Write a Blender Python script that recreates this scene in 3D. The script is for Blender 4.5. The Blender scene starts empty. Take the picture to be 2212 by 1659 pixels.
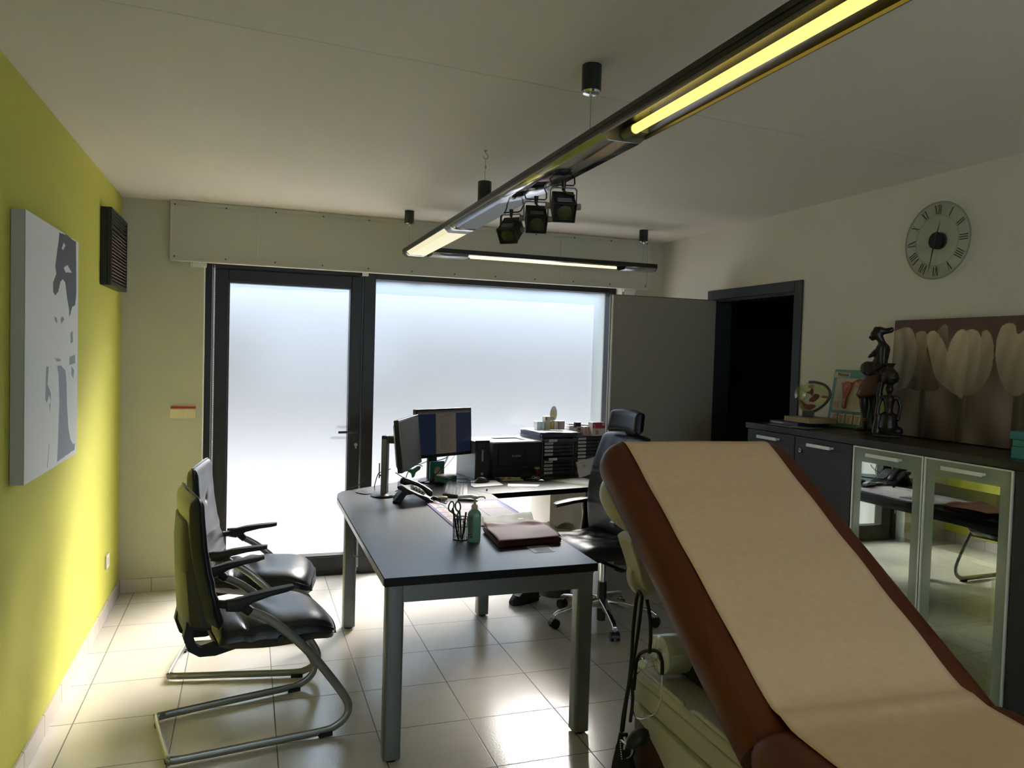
import bpy, bmesh, math, random
from mathutils import Vector, Matrix, Euler
R = math.radians
rnd = random.Random(7)
SC = bpy.context.scene
COL = SC.collection
# ------------------------------------------------------------------ camera, world, sun, exposure
CAM = Vector((0.7602, -5.4013, 1.5833)); YAW, PITCH, ROLL, FPX = 0.33142, -0.03598, 0.02912, 1662.3
_f = Vector((math.sin(YAW)*math.cos(PITCH), math.cos(YAW)*math.cos(PITCH), math.sin(PITCH)))
_r = Vector((math.cos(YAW), -math.sin(YAW), 0)); _u = _r.cross(_f)
_r2 = _r*math.cos(ROLL) + _u*math.sin(ROLL); _u2 = -_r*math.sin(ROLL) + _u*math.cos(ROLL)
cd = bpy.data.cameras.new('camera'); cam = bpy.data.objects.new('camera', cd); COL.objects.link(cam)
cam.matrix_world = Matrix(((_r2.x, _u2.x, -_f.x, CAM.x), (_r2.y, _u2.y, -_f.y, CAM.y), (_r2.z, _u2.z, -_f.z, CAM.z), (0, 0, 0, 1)))
cd.sensor_width = 36; cd.lens = FPX/2212*36; cd.clip_start = 0.05; cd.clip_end = 200
SC.camera = cam
SC.view_settings.view_transform = 'Standard'; SC.view_settings.look = 'None'
SC.view_settings.exposure = 0.50; SC.view_settings.gamma = 1.0
try: SC.view_settings.use_curve_mapping = False
except Exception: pass
CLAMP = 0
PANE_IOR = 1.35
PANE_FLIP = 1
BACKDROP_Y = 5.0
BACKDROP_H = 3.0
BACKDROP_C = (0.056,0.058,0.061)
TERR = (0.85,0.69,0.60)
SUN_E = 14
SUN_DIR = (-0.36,-0.62,-0.42)
SUN_COL = (1.0,0.94,0.86)
SKY_E = 4.4
PANE_MIX = 0.80
PANE_ROUGH = 1.0
PANE_T = (0.275,0.285,0.30)
PANE_R = (0.9, 0.9, 0.9)
W = bpy.data.worlds.new('sky'); SC.world = W; W.use_nodes = True
_bg = W.node_tree.nodes['Background']; _bg.inputs[0].default_value = (0.62, 0.80, 1.0, 1); _bg.inputs[1].default_value = SKY_E
sd = bpy.data.lights.new('sun', 'SUN'); sun = bpy.data.objects.new('sun', sd); COL.objects.link(sun)
sd.energy = SUN_E; sd.angle = R(0.5); sd.color = SUN_COL
sun.rotation_euler = Vector(SUN_DIR).to_track_quat('-Z', 'Y').to_euler()
try:
    SC.cycles.use_denoising = True
    SC.cycles.sample_clamp_indirect = CLAMP
    SC.cycles.max_bounces = 12; SC.cycles.diffuse_bounces = 8; SC.cycles.glossy_bounces = 4
except Exception: pass

RW = 3.859; HC = 2.51; YF = -7.6; GY = 0.19   # right wall, ceiling height, wall behind the camera, glass plane
# ------------------------------------------------------------------ materials
MATS = {}
def mat(name, col, rough=0.5, metal=0.0, bump=0.0, bscale=60, var=0.0, vscale=6, coat=0.0, spec=0.5, emit=None, estr=0, trans=0, alpha=1, stretch=None, ior=1.45):
    if name in MATS: return MATS[name]
    m = bpy.data.materials.new(name); m.use_nodes = True; nt = m.node_tree; b = nt.nodes['Principled BSDF']
    b.inputs['Base Color'].default_value = (*col, 1); b.inputs['Roughness'].default_value = rough; b.inputs['Metallic'].default_value = metal
    b.inputs['Coat Weight'].default_value = coat; b.inputs['Specular IOR Level'].default_value = spec
    b.inputs['Transmission Weight'].default_value = trans; b.inputs['Alpha'].default_value = alpha; b.inputs['IOR'].default_value = ior
    if emit: b.inputs['Emission Color'].default_value = (*emit, 1); b.inputs['Emission Strength'].default_value = estr
    tc = nt.nodes.new('ShaderNodeTexCoord'); mp = nt.nodes.new('ShaderNodeMapping'); nt.links.new(tc.outputs['Object'], mp.inputs[0])
    if stretch: mp.inputs['Scale'].default_value = stretch
    if var:
        n = nt.nodes.new('ShaderNodeTexNoise'); n.inputs['Scale'].default_value = vscale; n.inputs['Detail'].default_value = 5; nt.links.new(mp.outputs[0], n.inputs[0])
        r = nt.nodes.new('ShaderNodeMapRange'); r.inputs[3].default_value = 1-var; r.inputs[4].default_value = 1+var; nt.links.new(n.outputs[0], r.inputs[0])
        x = nt.nodes.new('ShaderNodeVectorMath'); x.operation = 'SCALE'; x.inputs[0].default_value = col; nt.links.new(r.outputs[0], x.inputs['Scale']); nt.links.new(x.outputs[0], b.inputs['Base Color'])
    if bump:
        n = nt.nodes.new('ShaderNodeTexNoise'); n.inputs['Scale'].default_value = bscale; n.inputs['Detail'].default_value = 4; nt.links.new(mp.outputs[0], n.inputs[0])
        p = nt.nodes.new('ShaderNodeBump'); p.inputs['Strength'].default_value = bump; p.inputs['Distance'].default_value = 0.004; nt.links.new(n.outputs[0], p.inputs['Height']); nt.links.new(p.outputs[0], b.inputs['Normal'])
    MATS[name] = m; return m

def wallpaper(name, col):
    m = mat(name, col, 0.75, var=0.03, vscale=2.5); nt = m.node_tree; b = nt.nodes['Principled BSDF']
    g = nt.nodes.new('ShaderNodeNewGeometry'); sx = nt.nodes.new('ShaderNodeSeparateXYZ'); nt.links.new(g.outputs['Position'], sx.inputs[0])
    a = nt.nodes.new('ShaderNodeMath'); a.operation = 'ADD'; nt.links.new(sx.outputs[0], a.inputs[0]); nt.links.new(sx.outputs[1], a.inputs[1])
    cb = nt.nodes.new('ShaderNodeCombineXYZ'); nt.links.new(a.outputs[0], cb.inputs[0]); nt.links.new(sx.outputs[2], cb.inputs[1])
    w = nt.nodes.new('ShaderNodeTexWave'); w.wave_type = 'BANDS'; w.bands_direction = 'DIAGONAL'; w.inputs['Scale'].default_value = 60; w.inputs['Distortion'].default_value = 3; w.inputs['Detail'].default_value = 2; w.inputs['Detail Scale'].default_value = 3
    nt.links.new(cb.outputs[0], w.inputs[0])
    p = nt.nodes.new('ShaderNodeBump'); p.inputs['Strength'].default_value = 0.16; p.inputs['Distance'].default_value = 0.002; nt.links.new(w.outputs[0], p.inputs['Height']); nt.links.new(p.outputs[0], b.inputs['Normal'])
    return m

def tile_floor():
    m = bpy.data.materials.new('floor_tiles'); m.use_nodes = True; nt = m.node_tree; N = nt.nodes.new; L = nt.links.new; b = nt.nodes['Principled BSDF']
    g = N('ShaderNodeNewGeometry'); s = N('ShaderNodeVectorMath'); s.operation = 'ADD'; s.inputs[1].default_value = (-0.0944+4.0, 0.2398+40.0, 0); L(g.outputs['Position'], s.inputs[0])
    d = N('ShaderNodeVectorMath'); d.operation = 'SCALE'; d.inputs['Scale'].default_value = 2.5; L(s.outputs[0], d.inputs[0])
    fl = N('ShaderNodeVectorMath'); fl.operation = 'FLOOR'; L(d.outputs[0], fl.inputs[0]); fr = N('ShaderNodeVectorMath'); fr.operation = 'FRACTION'; L(d.outputs[0], fr.inputs[0])
    sx = N('ShaderNodeSeparateXYZ'); L(fr.outputs[0], sx.inputs[0])
    def edge(o):
        a = N('ShaderNodeMath'); a.operation = 'SUBTRACT'; L(o, a.inputs[0]); a.inputs[1].default_value = 0.5
        c = N('ShaderNodeMath'); c.operation = 'ABSOLUTE'; L(a.outputs[0], c.inputs[0]); return c
    mx = N('ShaderNodeMath'); mx.operation = 'MAXIMUM'; L(edge(sx.outputs[0]).outputs[0], mx.inputs[0]); L(edge(sx.outputs[1]).outputs[0], mx.inputs[1])
    mr = N('ShaderNodeMapRange'); mr.inputs[1].default_value = 0.4925; mr.inputs[2].default_value = 0.4955; L(mx.outputs[0], mr.inputs[0])
    wn = N('ShaderNodeTexWhiteNoise'); L(fl.outputs[0], wn.inputs[0])
    no = N('ShaderNodeTexNoise'); no.inputs['Scale'].default_value = 7; no.inputs['Detail'].default_value = 6; L(g.outputs['Position'], no.inputs[0])
    ad = N('ShaderNodeMath'); ad.operation = 'MULTIPLY_ADD'; L(wn.outputs[0], ad.inputs[0]); ad.inputs[1].default_value = 0.3; L(no.outputs[0], ad.inputs[2])
    cr = N('ShaderNodeMix'); cr.data_type = 'RGBA'; L(ad.outputs[0], cr.inputs[0]); cr.inputs[6].default_value = (0.50, 0.46, 0.41, 1); cr.inputs[7].default_value = (0.60, 0.56, 0.50, 1)
    gr = N('ShaderNodeMix'); gr.data_type = 'RGBA'; L(mr.outputs[0], gr.inputs[0]); L(cr.outputs[2], gr.inputs[6]); gr.inputs[7].default_value = (0.10, 0.09, 0.08, 1); L(gr.outputs[2], b.inputs['Base Color'])
    ro = N('ShaderNodeMapRange'); ro.inputs[3].default_value = 0.17; ro.inputs[4].default_value = 0.7; L(mr.outputs[0], ro.inputs[0]); L(ro.outputs[0], b.inputs['Roughness'])
    n2 = N('ShaderNodeTexNoise'); n2.inputs['Scale'].default_value = 130; n2.inputs['Detail'].default_value = 3; L(g.outputs['Position'], n2.inputs[0])
    hh = N('ShaderNodeMath'); hh.operation = 'MULTIPLY_ADD'; L(mr.outputs[0], hh.inputs[0]); hh.inputs[1].default_value = -1.5; L(n2.outputs[0], hh.inputs[2])
    bp = N('ShaderNodeBump'); bp.inputs['Strength'].default_value = 0.22; bp.inputs['Distance'].default_value = 0.0018; L(hh.outputs[0], bp.inputs['Height']); L(bp.outputs[0], b.inputs['Normal'])
    b.inputs['Specular IOR Level'].default_value = 0.6
    return m

def skirting():
    m = mat('skirting_tile', (0.55, 0.49, 0.44), 0.22); nt = m.node_tree; N = nt.nodes.new; L = nt.links.new; b = nt.nodes['Principled BSDF']
    g = N('ShaderNodeNewGeometry'); s = N('ShaderNodeSeparateXYZ'); L(g.outputs['Position'], s.inputs[0])
    a = N('ShaderNodeMath'); a.operation = 'ADD'; L(s.outputs[0], a.inputs[0]); L(s.outputs[1], a.inputs[1])
    o = N('ShaderNodeMath'); o.operation = 'MULTIPLY_ADD'; L(a.outputs[0], o.inputs[0]); o.inputs[1].default_value = 1/0.3; o.inputs[2].default_value = 40-0.181/0.3
    f = N('ShaderNodeMath'); f.operation = 'FRACT'; L(o.outputs[0], f.inputs[0]); c = N('ShaderNodeMath'); c.operation = 'LESS_THAN'; L(f.outputs[0], c.inputs[0]); c.inputs[1].default_value = 0.012
    mx = N('ShaderNodeMix'); mx.data_type = 'RGBA'; L(c.outputs[0], mx.inputs[0]); mx.inputs[6].default_value = (0.55, 0.49, 0.44, 1); mx.inputs[7].default_value = (0.16, 0.14, 0.12, 1); L(mx.outputs[2], b.inputs['Base Color'])
    return m

def wood(name, col, axis=0, rough=0.32, spec=0.5, bump=0.25, cv=0.35):
    st = [60, 60, 60]; st[axis] = 1.6
    m = mat(name, col, rough, spec=spec, var=cv, vscale=2.2, bump=bump, bscale=3.0, stretch=st); return m

def glossy_glass(name, tint, fac, rough=0.0):
    m = bpy.data.materials.new(name); m.use_nodes = True; nt = m.node_tree; nt.nodes.remove(nt.nodes['Principled BSDF']); N = nt.nodes.new
    t = N('ShaderNodeBsdfTransparent'); t.inputs[0].default_value = (*tint, 1); g = N('ShaderNodeBsdfGlossy'); g.inputs['Roughness'].default_value = rough; g.inputs[0].default_value = (0.9, 0.97, 0.9, 1)
    x = N('ShaderNodeMixShader'); x.inputs[0].default_value = fac; nt.links.new(t.outputs[0], x.inputs[1]); nt.links.new(g.outputs[0], x.inputs[2]); nt.links.new(x.outputs[0], nt.nodes['Material Output'].inputs[0])
    return m

def frosted(name):
    m = bpy.data.materials.new(name); m.use_nodes = True; nt = m.node_tree; nt.nodes.remove(nt.nodes['Principled BSDF']); N = nt.nodes.new
    t = N('ShaderNodeBsdfTranslucent'); t.inputs[0].default_value = (*PANE_T, 1)
    r = N('ShaderNodeBsdfRefraction'); r.inputs['IOR'].default_value = PANE_IOR; r.inputs['Roughness'].default_value = PANE_ROUGH; r.inputs[0].default_value = (*PANE_R, 1)
    d = N('ShaderNodeBsdfDiffuse'); d.inputs[0].default_value = (0.5, 0.5, 0.5, 1)
    g = N('ShaderNodeBsdfGlossy'); g.inputs['Roughness'].default_value = 0.15; g.inputs[0].default_value = (1, 1, 1, 1)
    a = N('ShaderNodeMixShader'); a.inputs[0].default_value = PANE_MIX; nt.links.new(t.outputs[0], a.inputs[1]); nt.links.new(r.outputs[0], a.inputs[2])
    b = N('ShaderNodeMixShader'); b.inputs[0].default_value = 0.08; nt.links.new(a.outputs[0], b.inputs[1]); nt.links.new(d.outputs[0], b.inputs[2])
    c = N('ShaderNodeMixShader'); c.inputs[0].default_value = 0.04; nt.links.new(b.outputs[0], c.inputs[1]); nt.links.new(g.outputs[0], c.inputs[2])
    nt.links.new(c.outputs[0], nt.nodes['Material Output'].inputs[0]); return m

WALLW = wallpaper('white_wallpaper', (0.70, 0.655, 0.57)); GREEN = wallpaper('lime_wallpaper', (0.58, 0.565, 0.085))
CEIL = mat('ceiling_paint', (0.76, 0.70, 0.615), 0.8, bump=0.15, bscale=220, var=0.02, vscale=1.5)
BLACKF = mat('black_frame_paint', (0.018, 0.016, 0.015), 0.38, spec=0.4)
DARKF = mat('dark_door_trim', (0.03, 0.036, 0.04), 0.4)
GREYD = mat('grey_door_paint', (0.30, 0.26, 0.21), 0.6)
WHITEP = mat('white_paint', (0.75, 0.74, 0.68), 0.5); BROWNE = mat('chipboard_edge', (0.12, 0.07, 0.04), 0.7)
BOXP = mat('shutter_box_paint', (0.50, 0.485, 0.40), 0.6)
CHIP = mat('desk_edge', (0.010, 0.008, 0.008), 0.5, spec=0.25)
DESKW = wood('dark_desk_wood', (0.020, 0.019, 0.020), 1, 0.33, 0.7, 0.12)
CABW = wood('dark_cabinet_wood', (0.022, 0.022, 0.024), 1, 0.45, 0.45, 0.3); CABT = wood('dark_worktop_wood', (0.020, 0.017, 0.015), 1, 0.3, 0.5, 0.1)
ALU = mat('silver_metal', (0.19, 0.195, 0.19), 0.42, 0.6); ALUB = mat('brushed_aluminium', (0.78, 0.78, 0.72), 0.35, 0.4)
CHROME = mat('chrome', (0.75, 0.75, 0.73), 0.12, 1.0); STEEL = mat('grey_steel_tube', (0.30, 0.30, 0.27), 0.32, 0.7)
LEATH = mat('black_leather', (0.013, 0.013, 0.014), 0.32, bump=0.25, bscale=240, spec=0.4); LEATHC = mat('visitor_leather', (0.018, 0.019, 0.023), 0.33, bump=0.2, bscale=200, spec=0.55)
BLP = mat('black_plastic', (0.014, 0.014, 0.015), 0.35); BLM = mat('matt_black_plastic', (0.012, 0.012, 0.013), 0.6); RUB = mat('black_rubber', (0.01, 0.01, 0.01), 0.7)
BROWN = mat('brown_vinyl', (0.105, 0.022, 0.007), 0.42, bump=0.12, bscale=150, var=0.12, vscale=3, spec=0.35)
PAPER = mat('beige_paper', (0.76, 0.52, 0.31), 0.85, bump=0.35, bscale=22, var=0.09, vscale=38)
CREAM = mat('cream_plastic', (0.48, 0.44, 0.36), 0.35); CREAMD = mat('cream_shell', (0.46, 0.39, 0.29), 0.4)
WPAP = mat('white_paper', (0.75, 0.74, 0.74), 0.7); LABEL = mat('paper_label', (0.62, 0.61, 0.58), 0.7); INK = mat('dark_ink', (0.03, 0.03, 0.035), 0.6)
CLEAR = glossy_glass('clear_plastic', (0.85, 0.86, 0.83), 0.22, 0.08)

# ------------------------------------------------------------------ mesh helpers
class MB:
    def __init__(s): s.v = []; s.f = []; s.mi = []; s.m = 0
    def add(s, v, f):
        o = len(s.v); s.v += [tuple(p) for p in v]; s.f += [tuple(i+o for i in q) for q in f]; s.mi += [s.m]*len(f); return s
    def box(s, c, d, rz=0, M=None):
        x, y, z = d[0]/2, d[1]/2, d[2]/2
        v = [Vector((a*x, b*y, e*z)) for a in (-1, 1) for b in (-1, 1) for e in (-1, 1)]
        m = M if M is not None else Matrix.Rotation(rz, 3, 'Z')
        v = [m @ p + Vector(c) for p in v]
        return s.add(v, [(0, 1, 3, 2), (4, 6, 7, 5), (0, 4, 5, 1), (2, 3, 7, 6), (0, 2, 6, 4), (1, 5, 7, 3)])
    def bx(s, x0, x1, y0, y1, z0, z1): return s.box(((x0+x1)/2, (y0+y1)/2, (z0+z1)/2), (abs(x1-x0), abs(y1-y0), abs(z1-z0)))
    def loft(s, rings, cap=True, closed=True):
        n = len(rings[0]); v = [p for r in rings for p in r]; f = []
        for i in range(len(rings)-1):
            for j in range(n if closed else n-1):
                k = (j+1) % n; f.append((i*n+j, i*n+k, (i+1)*n+k, (i+1)*n+j))
        if cap and closed: f += [tuple(range(n))[::-1], tuple(range((len(rings)-1)*n, len(rings)*n))]
        return s.add(v, f)
    def cyl(s, p0, p1, r0, r1=None, n=20):
        r1 = r0 if r1 is None else r1; p0, p1 = Vector(p0), Vector(p1); d = (p1-p0).normalized(); a = d.orthogonal().normalized(); b = d.cross(a)
        return s.loft([[p+(a*math.cos(2*math.pi*i/n)+b*math.sin(2*math.pi*i/n))*r for i in range(n)] for p, r in ((p0, r0), (p1, r1))])
    def sweep(s, pts, prof, up=Vector((0, 0, 1)), closed=False):   # prof: list of (a,b); a along side, b along up-ish
        pts = [Vector(p) for p in pts]; rings = []; n = len(pts)
        for i, p in enumerate(pts):
            t = (pts[(i+1) % n]-pts[i-1]) if closed else (pts[min(i+1, n-1)]-pts[max(i-1, 0)])
            t = t.normalized(); sd_ = t.cross(up)
            if sd_.length < 1e-4: sd_ = t.orthogonal()
            sd_.normalize(); u = sd_.cross(t)
            rings.append([p+sd_*a+u*b for a, b in prof])
        if closed: rings.append(rings[0])
        return s.loft(rings, cap=not closed)
    def tube(s, pts, r, n=10, smooth=0, radii=None):
        pts = [Vector(p) for p in pts]
        if smooth:
            pts = spline(pts, smooth)
            if radii: radii = [radii[min(int(i/smooth), len(radii)-1)]*(1-(i/smooth-int(i/smooth)))+radii[min(int(i/smooth)+1, len(radii)-1)]*(i/smooth-int(i/smooth)) for i in range(len(pts))]
        rings = []; t0 = (pts[1]-pts[0]).normalized(); a = t0.orthogonal().normalized()
        for i, p in enumerate(pts):
            t = (pts[min(i+1, len(pts)-1)]-pts[max(i-1, 0)]).normalized(); a = (a-t*a.dot(t)).normalized(); b = t.cross(a); q = radii[i] if radii else r
            rings.append([p+(a*math.cos(2*math.pi*j/n)+b*math.sin(2*math.pi*j/n))*q for j in range(n)])
        return s.loft(rings)
    def lathe(s, prof, c=(0, 0, 0), n=28, M=None, sx=1, sy=1):
        c = Vector(c); rings = []
        for r, z in prof:
            ring = [Vector((math.cos(2*math.pi*i/n)*r*sx, math.sin(2*math.pi*i/n)*r*sy, z)) for i in range(n)]
            rings.append([(M @ p if M is not None else p)+c for p in ring])
        return s.loft(rings)
    def prism(s, poly, org, ax, ay, az, d):       # 2-D polygon in plane (ax, ay) at org, extruded d along az
        org, ax, ay, az = Vector(org), Vector(ax), Vector(ay), Vector(az)
        a = [org+ax*x+ay*y for x, y in poly]; return s.loft([a, [p+az*d for p in a]])
    def grid(s, nx, ny, fn, thick=None):
        v = [Vector(fn(i/nx, j/ny)) for j in range(ny+1) for i in range(nx+1)]; f = [(j*(nx+1)+i, j*(nx+1)+i+1, (j+1)*(nx+1)+i+1, (j+1)*(nx+1)+i) for j in range(ny) for i in range(nx)]
        return s.add(v, f)
    def ball(s, c, r, n=16, M=None):
        if not hasattr(r, '__len__'): r = (r, r, r)
        rings = []
        for i in range(n//2+1):
            th = math.pi*i/(n//2); th = min(max(th, 0.02), math.pi-0.02)
            ring = [Vector((r[0]*math.sin(th)*math.cos(2*math.pi*j/n), r[1]*math.sin(th)*math.sin(2*math.pi*j/n), -r[2]*math.cos(th))) for j in range(n)]
            rings.append([(M @ p if M is not None else p)+Vector(c) for p in ring])
        return s.loft(rings)
    def obj(s, name, m, parent=None, smooth=False, bevel=0, bseg=2, subd=0, remesh=0, solid=0, loc=None):
        me = bpy.data.meshes.new(name); me.from_pydata(s.v, [], s.f)
        for x in (m if isinstance(m, (list, tuple)) else [m]): me.materials.append(x)
        for p, i in zip(me.polygons, s.mi): p.material_index = i
        b = bmesh.new(); b.from_mesh(me); bmesh.ops.recalc_face_normals(b, faces=b.faces) if not (solid or getattr(s, 'raw', False)) else None; b.to_mesh(me); b.free()
        o = bpy.data.objects.new(name, me); COL.objects.link(o)
        if smooth:
            me.shade_smooth()
            if smooth is not True: me.set_sharp_from_angle(angle=R(smooth))
        if solid: q = o.modifiers.new('solid', 'SOLIDIFY'); q.thickness = solid; q.offset = 0
        if remesh: q = o.modifiers.new('remesh', 'REMESH'); q.mode = 'VOXEL'; q.voxel_size = remesh; q.use_smooth_shade = True; q = o.modifiers.new('sm', 'SMOOTH'); q.iterations = 5; q.factor = 0.6
        if bevel: q = o.modifiers.new('bevel', 'BEVEL'); q.width = bevel; q.segments = bseg; q.limit_method = 'ANGLE'; q.harden_normals = True; me.shade_smooth()
        if subd: q = o.modifiers.new('sub', 'SUBSURF'); q.levels = subd; q.render_levels = subd
        if parent: o.parent = parent
        if loc: o.location = loc
        return o

def spline(pts, k):
    out = []; n = len(pts)
    for i in range(n-1):
        p0, p1, p2, p3 = pts[max(i-1, 0)], pts[i], pts[i+1], pts[min(i+2, n-1)]
        for j in range(k):
            t = j/k; out.append(0.5*((2*p1)+(-p0+p2)*t+(2*p0-5*p1+4*p2-p3)*t*t+(-p0+3*p1-3*p2+p3)*t**3))
    return out+[pts[-1]]
def tag(o, label, cat, group=None, kind=None):
    o['label'] = label; o['category'] = cat
    if group: o['group'] = group
    if kind: o['kind'] = kind
    return o
def thing(name, label, cat, loc=(0, 0, 0), rz=0, group=None):
    o = bpy.data.objects.new(name, None); COL.objects.link(o); o.location = loc; o.rotation_euler = (0, 0, rz); o.empty_display_size = 0.05
    return tag(o, label, cat, group)
def struct(o): o['kind'] = 'structure'; return o
def copy_tree(o, parent=None):
    c = o.copy(); COL.objects.link(c)
    if parent: c.parent = parent
    for ch in list(o.children): copy_tree(ch, c)
    return c
def rrect(w, h, r, k=4):
    out = []
    for cx, cy, a0 in ((w/2-r, h/2-r, 0), (-w/2+r, h/2-r, 90), (-w/2+r, -h/2+r, 180), (w/2-r, -h/2+r, 270)):
        for i in range(k+1): a = R(a0+90*i/k); out.append((cx+r*math.cos(a), cy+r*math.sin(a)))
    return out
def text(name, body, size, M, m, parent, ext=0.0004, align='CENTER'):
    c = bpy.data.curves.new(name, 'FONT'); c.body = body; c.size = size; c.extrude = ext; c.align_x = align; c.align_y = 'CENTER'; c.materials.append(m)
    t_ = bpy.data.objects.new(name, c); COL.objects.link(t_); bpy.context.view_layer.update(); me = bpy.data.meshes.new_from_object(t_.evaluated_get(bpy.context.evaluated_depsgraph_get())); bpy.data.objects.remove(t_); me.name = name
    o = bpy.data.objects.new(name, me); COL.objects.link(o); o.parent = parent; o.matrix_local = M; return o
def frame(org, x, y):
    x = Vector(x).normalized(); y = Vector(y).normalized(); z = x.cross(y); o = Vector(org)
    return Matrix(((x.x, y.x, z.x, o.x), (x.y, y.y, z.y, o.y), (x.z, y.z, z.z, o.z), (0, 0, 0, 1)))
def colormat(name, rough=0.6, emis=0):
    m = bpy.data.materials.new(name); m.use_nodes = True; nt = m.node_tree; a = nt.nodes.new('ShaderNodeAttribute'); a.attribute_name = 'art'; b = nt.nodes['Principled BSDF']
    nt.links.new(a.outputs['Color'], b.inputs['Base Color']); b.inputs['Roughness'].default_value = rough
    if emis: nt.links.new(a.outputs['Color'], b.inputs['Emission Color']); b.inputs['Emission Strength'].default_value = emis; [nt.links.remove(l) for l in list(b.inputs['Base Color'].links)]; b.inputs['Base Color'].default_value = (0.006, 0.006, 0.007, 1)
    return m
def lin(c): return tuple((x/255/12.92 if x/255 <= 0.04045 else ((x/255+0.055)/1.055)**2.4) for x in c)
def picture(name, o, ax, ay, nx, ny, fn, parent, rough=0.6, emis=0):   # flat printed picture: one colour per small cell
    o, ax, ay = Vector(o), Vector(ax), Vector(ay); mb = MB(); mb.grid(nx, ny, lambda u, v: o+ax*u+ay*v)
    me = bpy.data.meshes.new(name); me.from_pydata(mb.v, [], mb.f); me.materials.append(colormat(name+'_print', rough, emis))
    at = me.color_attributes.new('art', 'FLOAT_COLOR', 'POINT'); buf = []
    for j in range(ny+1):
        for i in range(nx+1): buf += (*lin(fn(min(max(i/nx, 0.002), 0.998), min(max(j/ny, 0.002), 0.998))), 1.0)
    at.data.foreach_set('color', buf); ob = bpy.data.objects.new(name, me); COL.objects.link(ob); ob.parent = parent; return ob
def inp(p, poly):
    x, y = p; c = False; j = len(poly)-1
    for i in range(len(poly)):
        xi, yi = poly[i]; xj, yj = poly[j]
        if (yi > y) != (yj > y) and x < (xj-xi)*(y-yi)/(yj-yi)+xi: c = not c
        j = i
    return c
def pdist(p, poly):
    d = 9
    for i in range(len(poly)):
        ax, ay = poly[i-1]; bx, by = poly[i]; l = (bx-ax)**2+(by-ay)**2+1e-12; t = max(0, min(1, ((p[0]-ax)*(bx-ax)+(p[1]-ay)*(by-ay))/l)); d = min(d, math.hypot(p[0]-ax-t*(bx-ax), p[1]-ay-t*(by-ay)))
    return d
def smpoly(poly, k=3): return [(p.x, p.y) for p in spline([Vector((*q, 0)) for q in poly]+[Vector((*poly[0], 0))], k)[:-1]]

# ------------------------------------------------------------------ room
WX0, WX1 = 0.484, 3.50
struct(MB().bx(-0.2, RW+1.6, YF-0.2, 0.6, -0.12, 0).obj('floor', tile_floor()))
struct(MB().bx(-0.2, RW+0.2, YF-0.2, 0.6, HC, HC+0.15).obj('ceiling', CEIL))
struct(MB().bx(-0.2, 0, YF-0.2, 0.6, 0, HC).obj('wall_left', GREEN))
WF0, WF1, WFZ0, WFZ1 = 0.9, 3.3, 0.85, 2.2     # added window behind the camera, lets in sky light to fill the room
wf = MB(); wf.bx(-0.2, WF0, YF-0.2, YF, 0, HC).bx(WF1, RW+0.2, YF-0.2, YF, 0, HC).bx(WF0, WF1, YF-0.2, YF, 0, WFZ0).bx(WF0, WF1, YF-0.2, YF, WFZ1, HC); struct(wf.obj('wall_front', WALLW))
wf = MB()
for x in (WF0, (WF0+WF1)/2-0.025, WF1-0.05): wf.bx(x, x+0.05, YF-0.14, YF-0.08, WFZ0, WFZ1)
wf.bx(WF0, WF1, YF-0.14, YF-0.08, WFZ0, WFZ0+0.05).bx(WF0, WF1, YF-0.14, YF-0.08, WFZ1-0.05, WFZ1); w2 = struct(wf.obj('added_fill_window', BLACKF, bevel=0.003))
MB().bx(WF0+0.04, WF1-0.04, YF-0.115, YF-0.105, WFZ0+0.04, WFZ1-0.04).obj('fill_window_glass', glossy_glass('clear_fill_glass', (0.95, 0.95, 0.94), 0.06), w2)
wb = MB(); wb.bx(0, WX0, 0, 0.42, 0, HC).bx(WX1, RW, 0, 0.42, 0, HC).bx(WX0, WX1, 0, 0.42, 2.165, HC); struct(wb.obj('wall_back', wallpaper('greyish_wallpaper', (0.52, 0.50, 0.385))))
DY0, DY1, DZ = -1.585, -0.70, 2.03
wr = MB(); wr.bx(RW, RW+0.14, YF, DY0, 0, HC).bx(RW, RW+0.14, DY1, 0.6, 0, HC).bx(RW, RW+0.14, DY0, DY1, DZ, HC); struct(wr.obj('wall_right', WALLW))
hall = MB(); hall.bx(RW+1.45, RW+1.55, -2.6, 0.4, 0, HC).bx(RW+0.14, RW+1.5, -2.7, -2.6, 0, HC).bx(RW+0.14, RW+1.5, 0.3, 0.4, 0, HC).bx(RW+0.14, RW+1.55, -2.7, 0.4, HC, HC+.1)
struct(hall.obj('wall_hallway', mat('unlit_hallway_tone', (0.08, 0.08, 0.085), 0.8)))  # darkness of the unlit hallway is put into this wall colour
SK = skirting()
struct(MB().bx(0, 0.012, YF, 0, 0, 0.086).obj('baseboard_left', SK, bevel=0.002))
bb = MB(); bb.bx(0.012, WX0, -0.012, 0, 0, 0.086).bx(WX1, RW, -0.012, 0, 0, 0.086); struct(bb.obj('baseboard_back', SK, bevel=0.002))
bb = MB(); bb.bx(RW-0.012, RW, YF, DY0-0.05, 0, 0.086).bx(RW-0.012, RW, DY1+0.05, 0, 0, 0.086); struct(bb.obj('baseboard_right', SK, bevel=0.002))
# ceiling hairline seams
sm = MB(); sm.tube([(0.30+0.12*i, -3.05+0.004*math.sin(i*2.1)+i*0.012, HC-0.0002) for i in range(30)], 0.0012, 5); struct(sm.obj('trim_4', mat('seam', (0.56, 0.52, 0.45), 0.8)))
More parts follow.
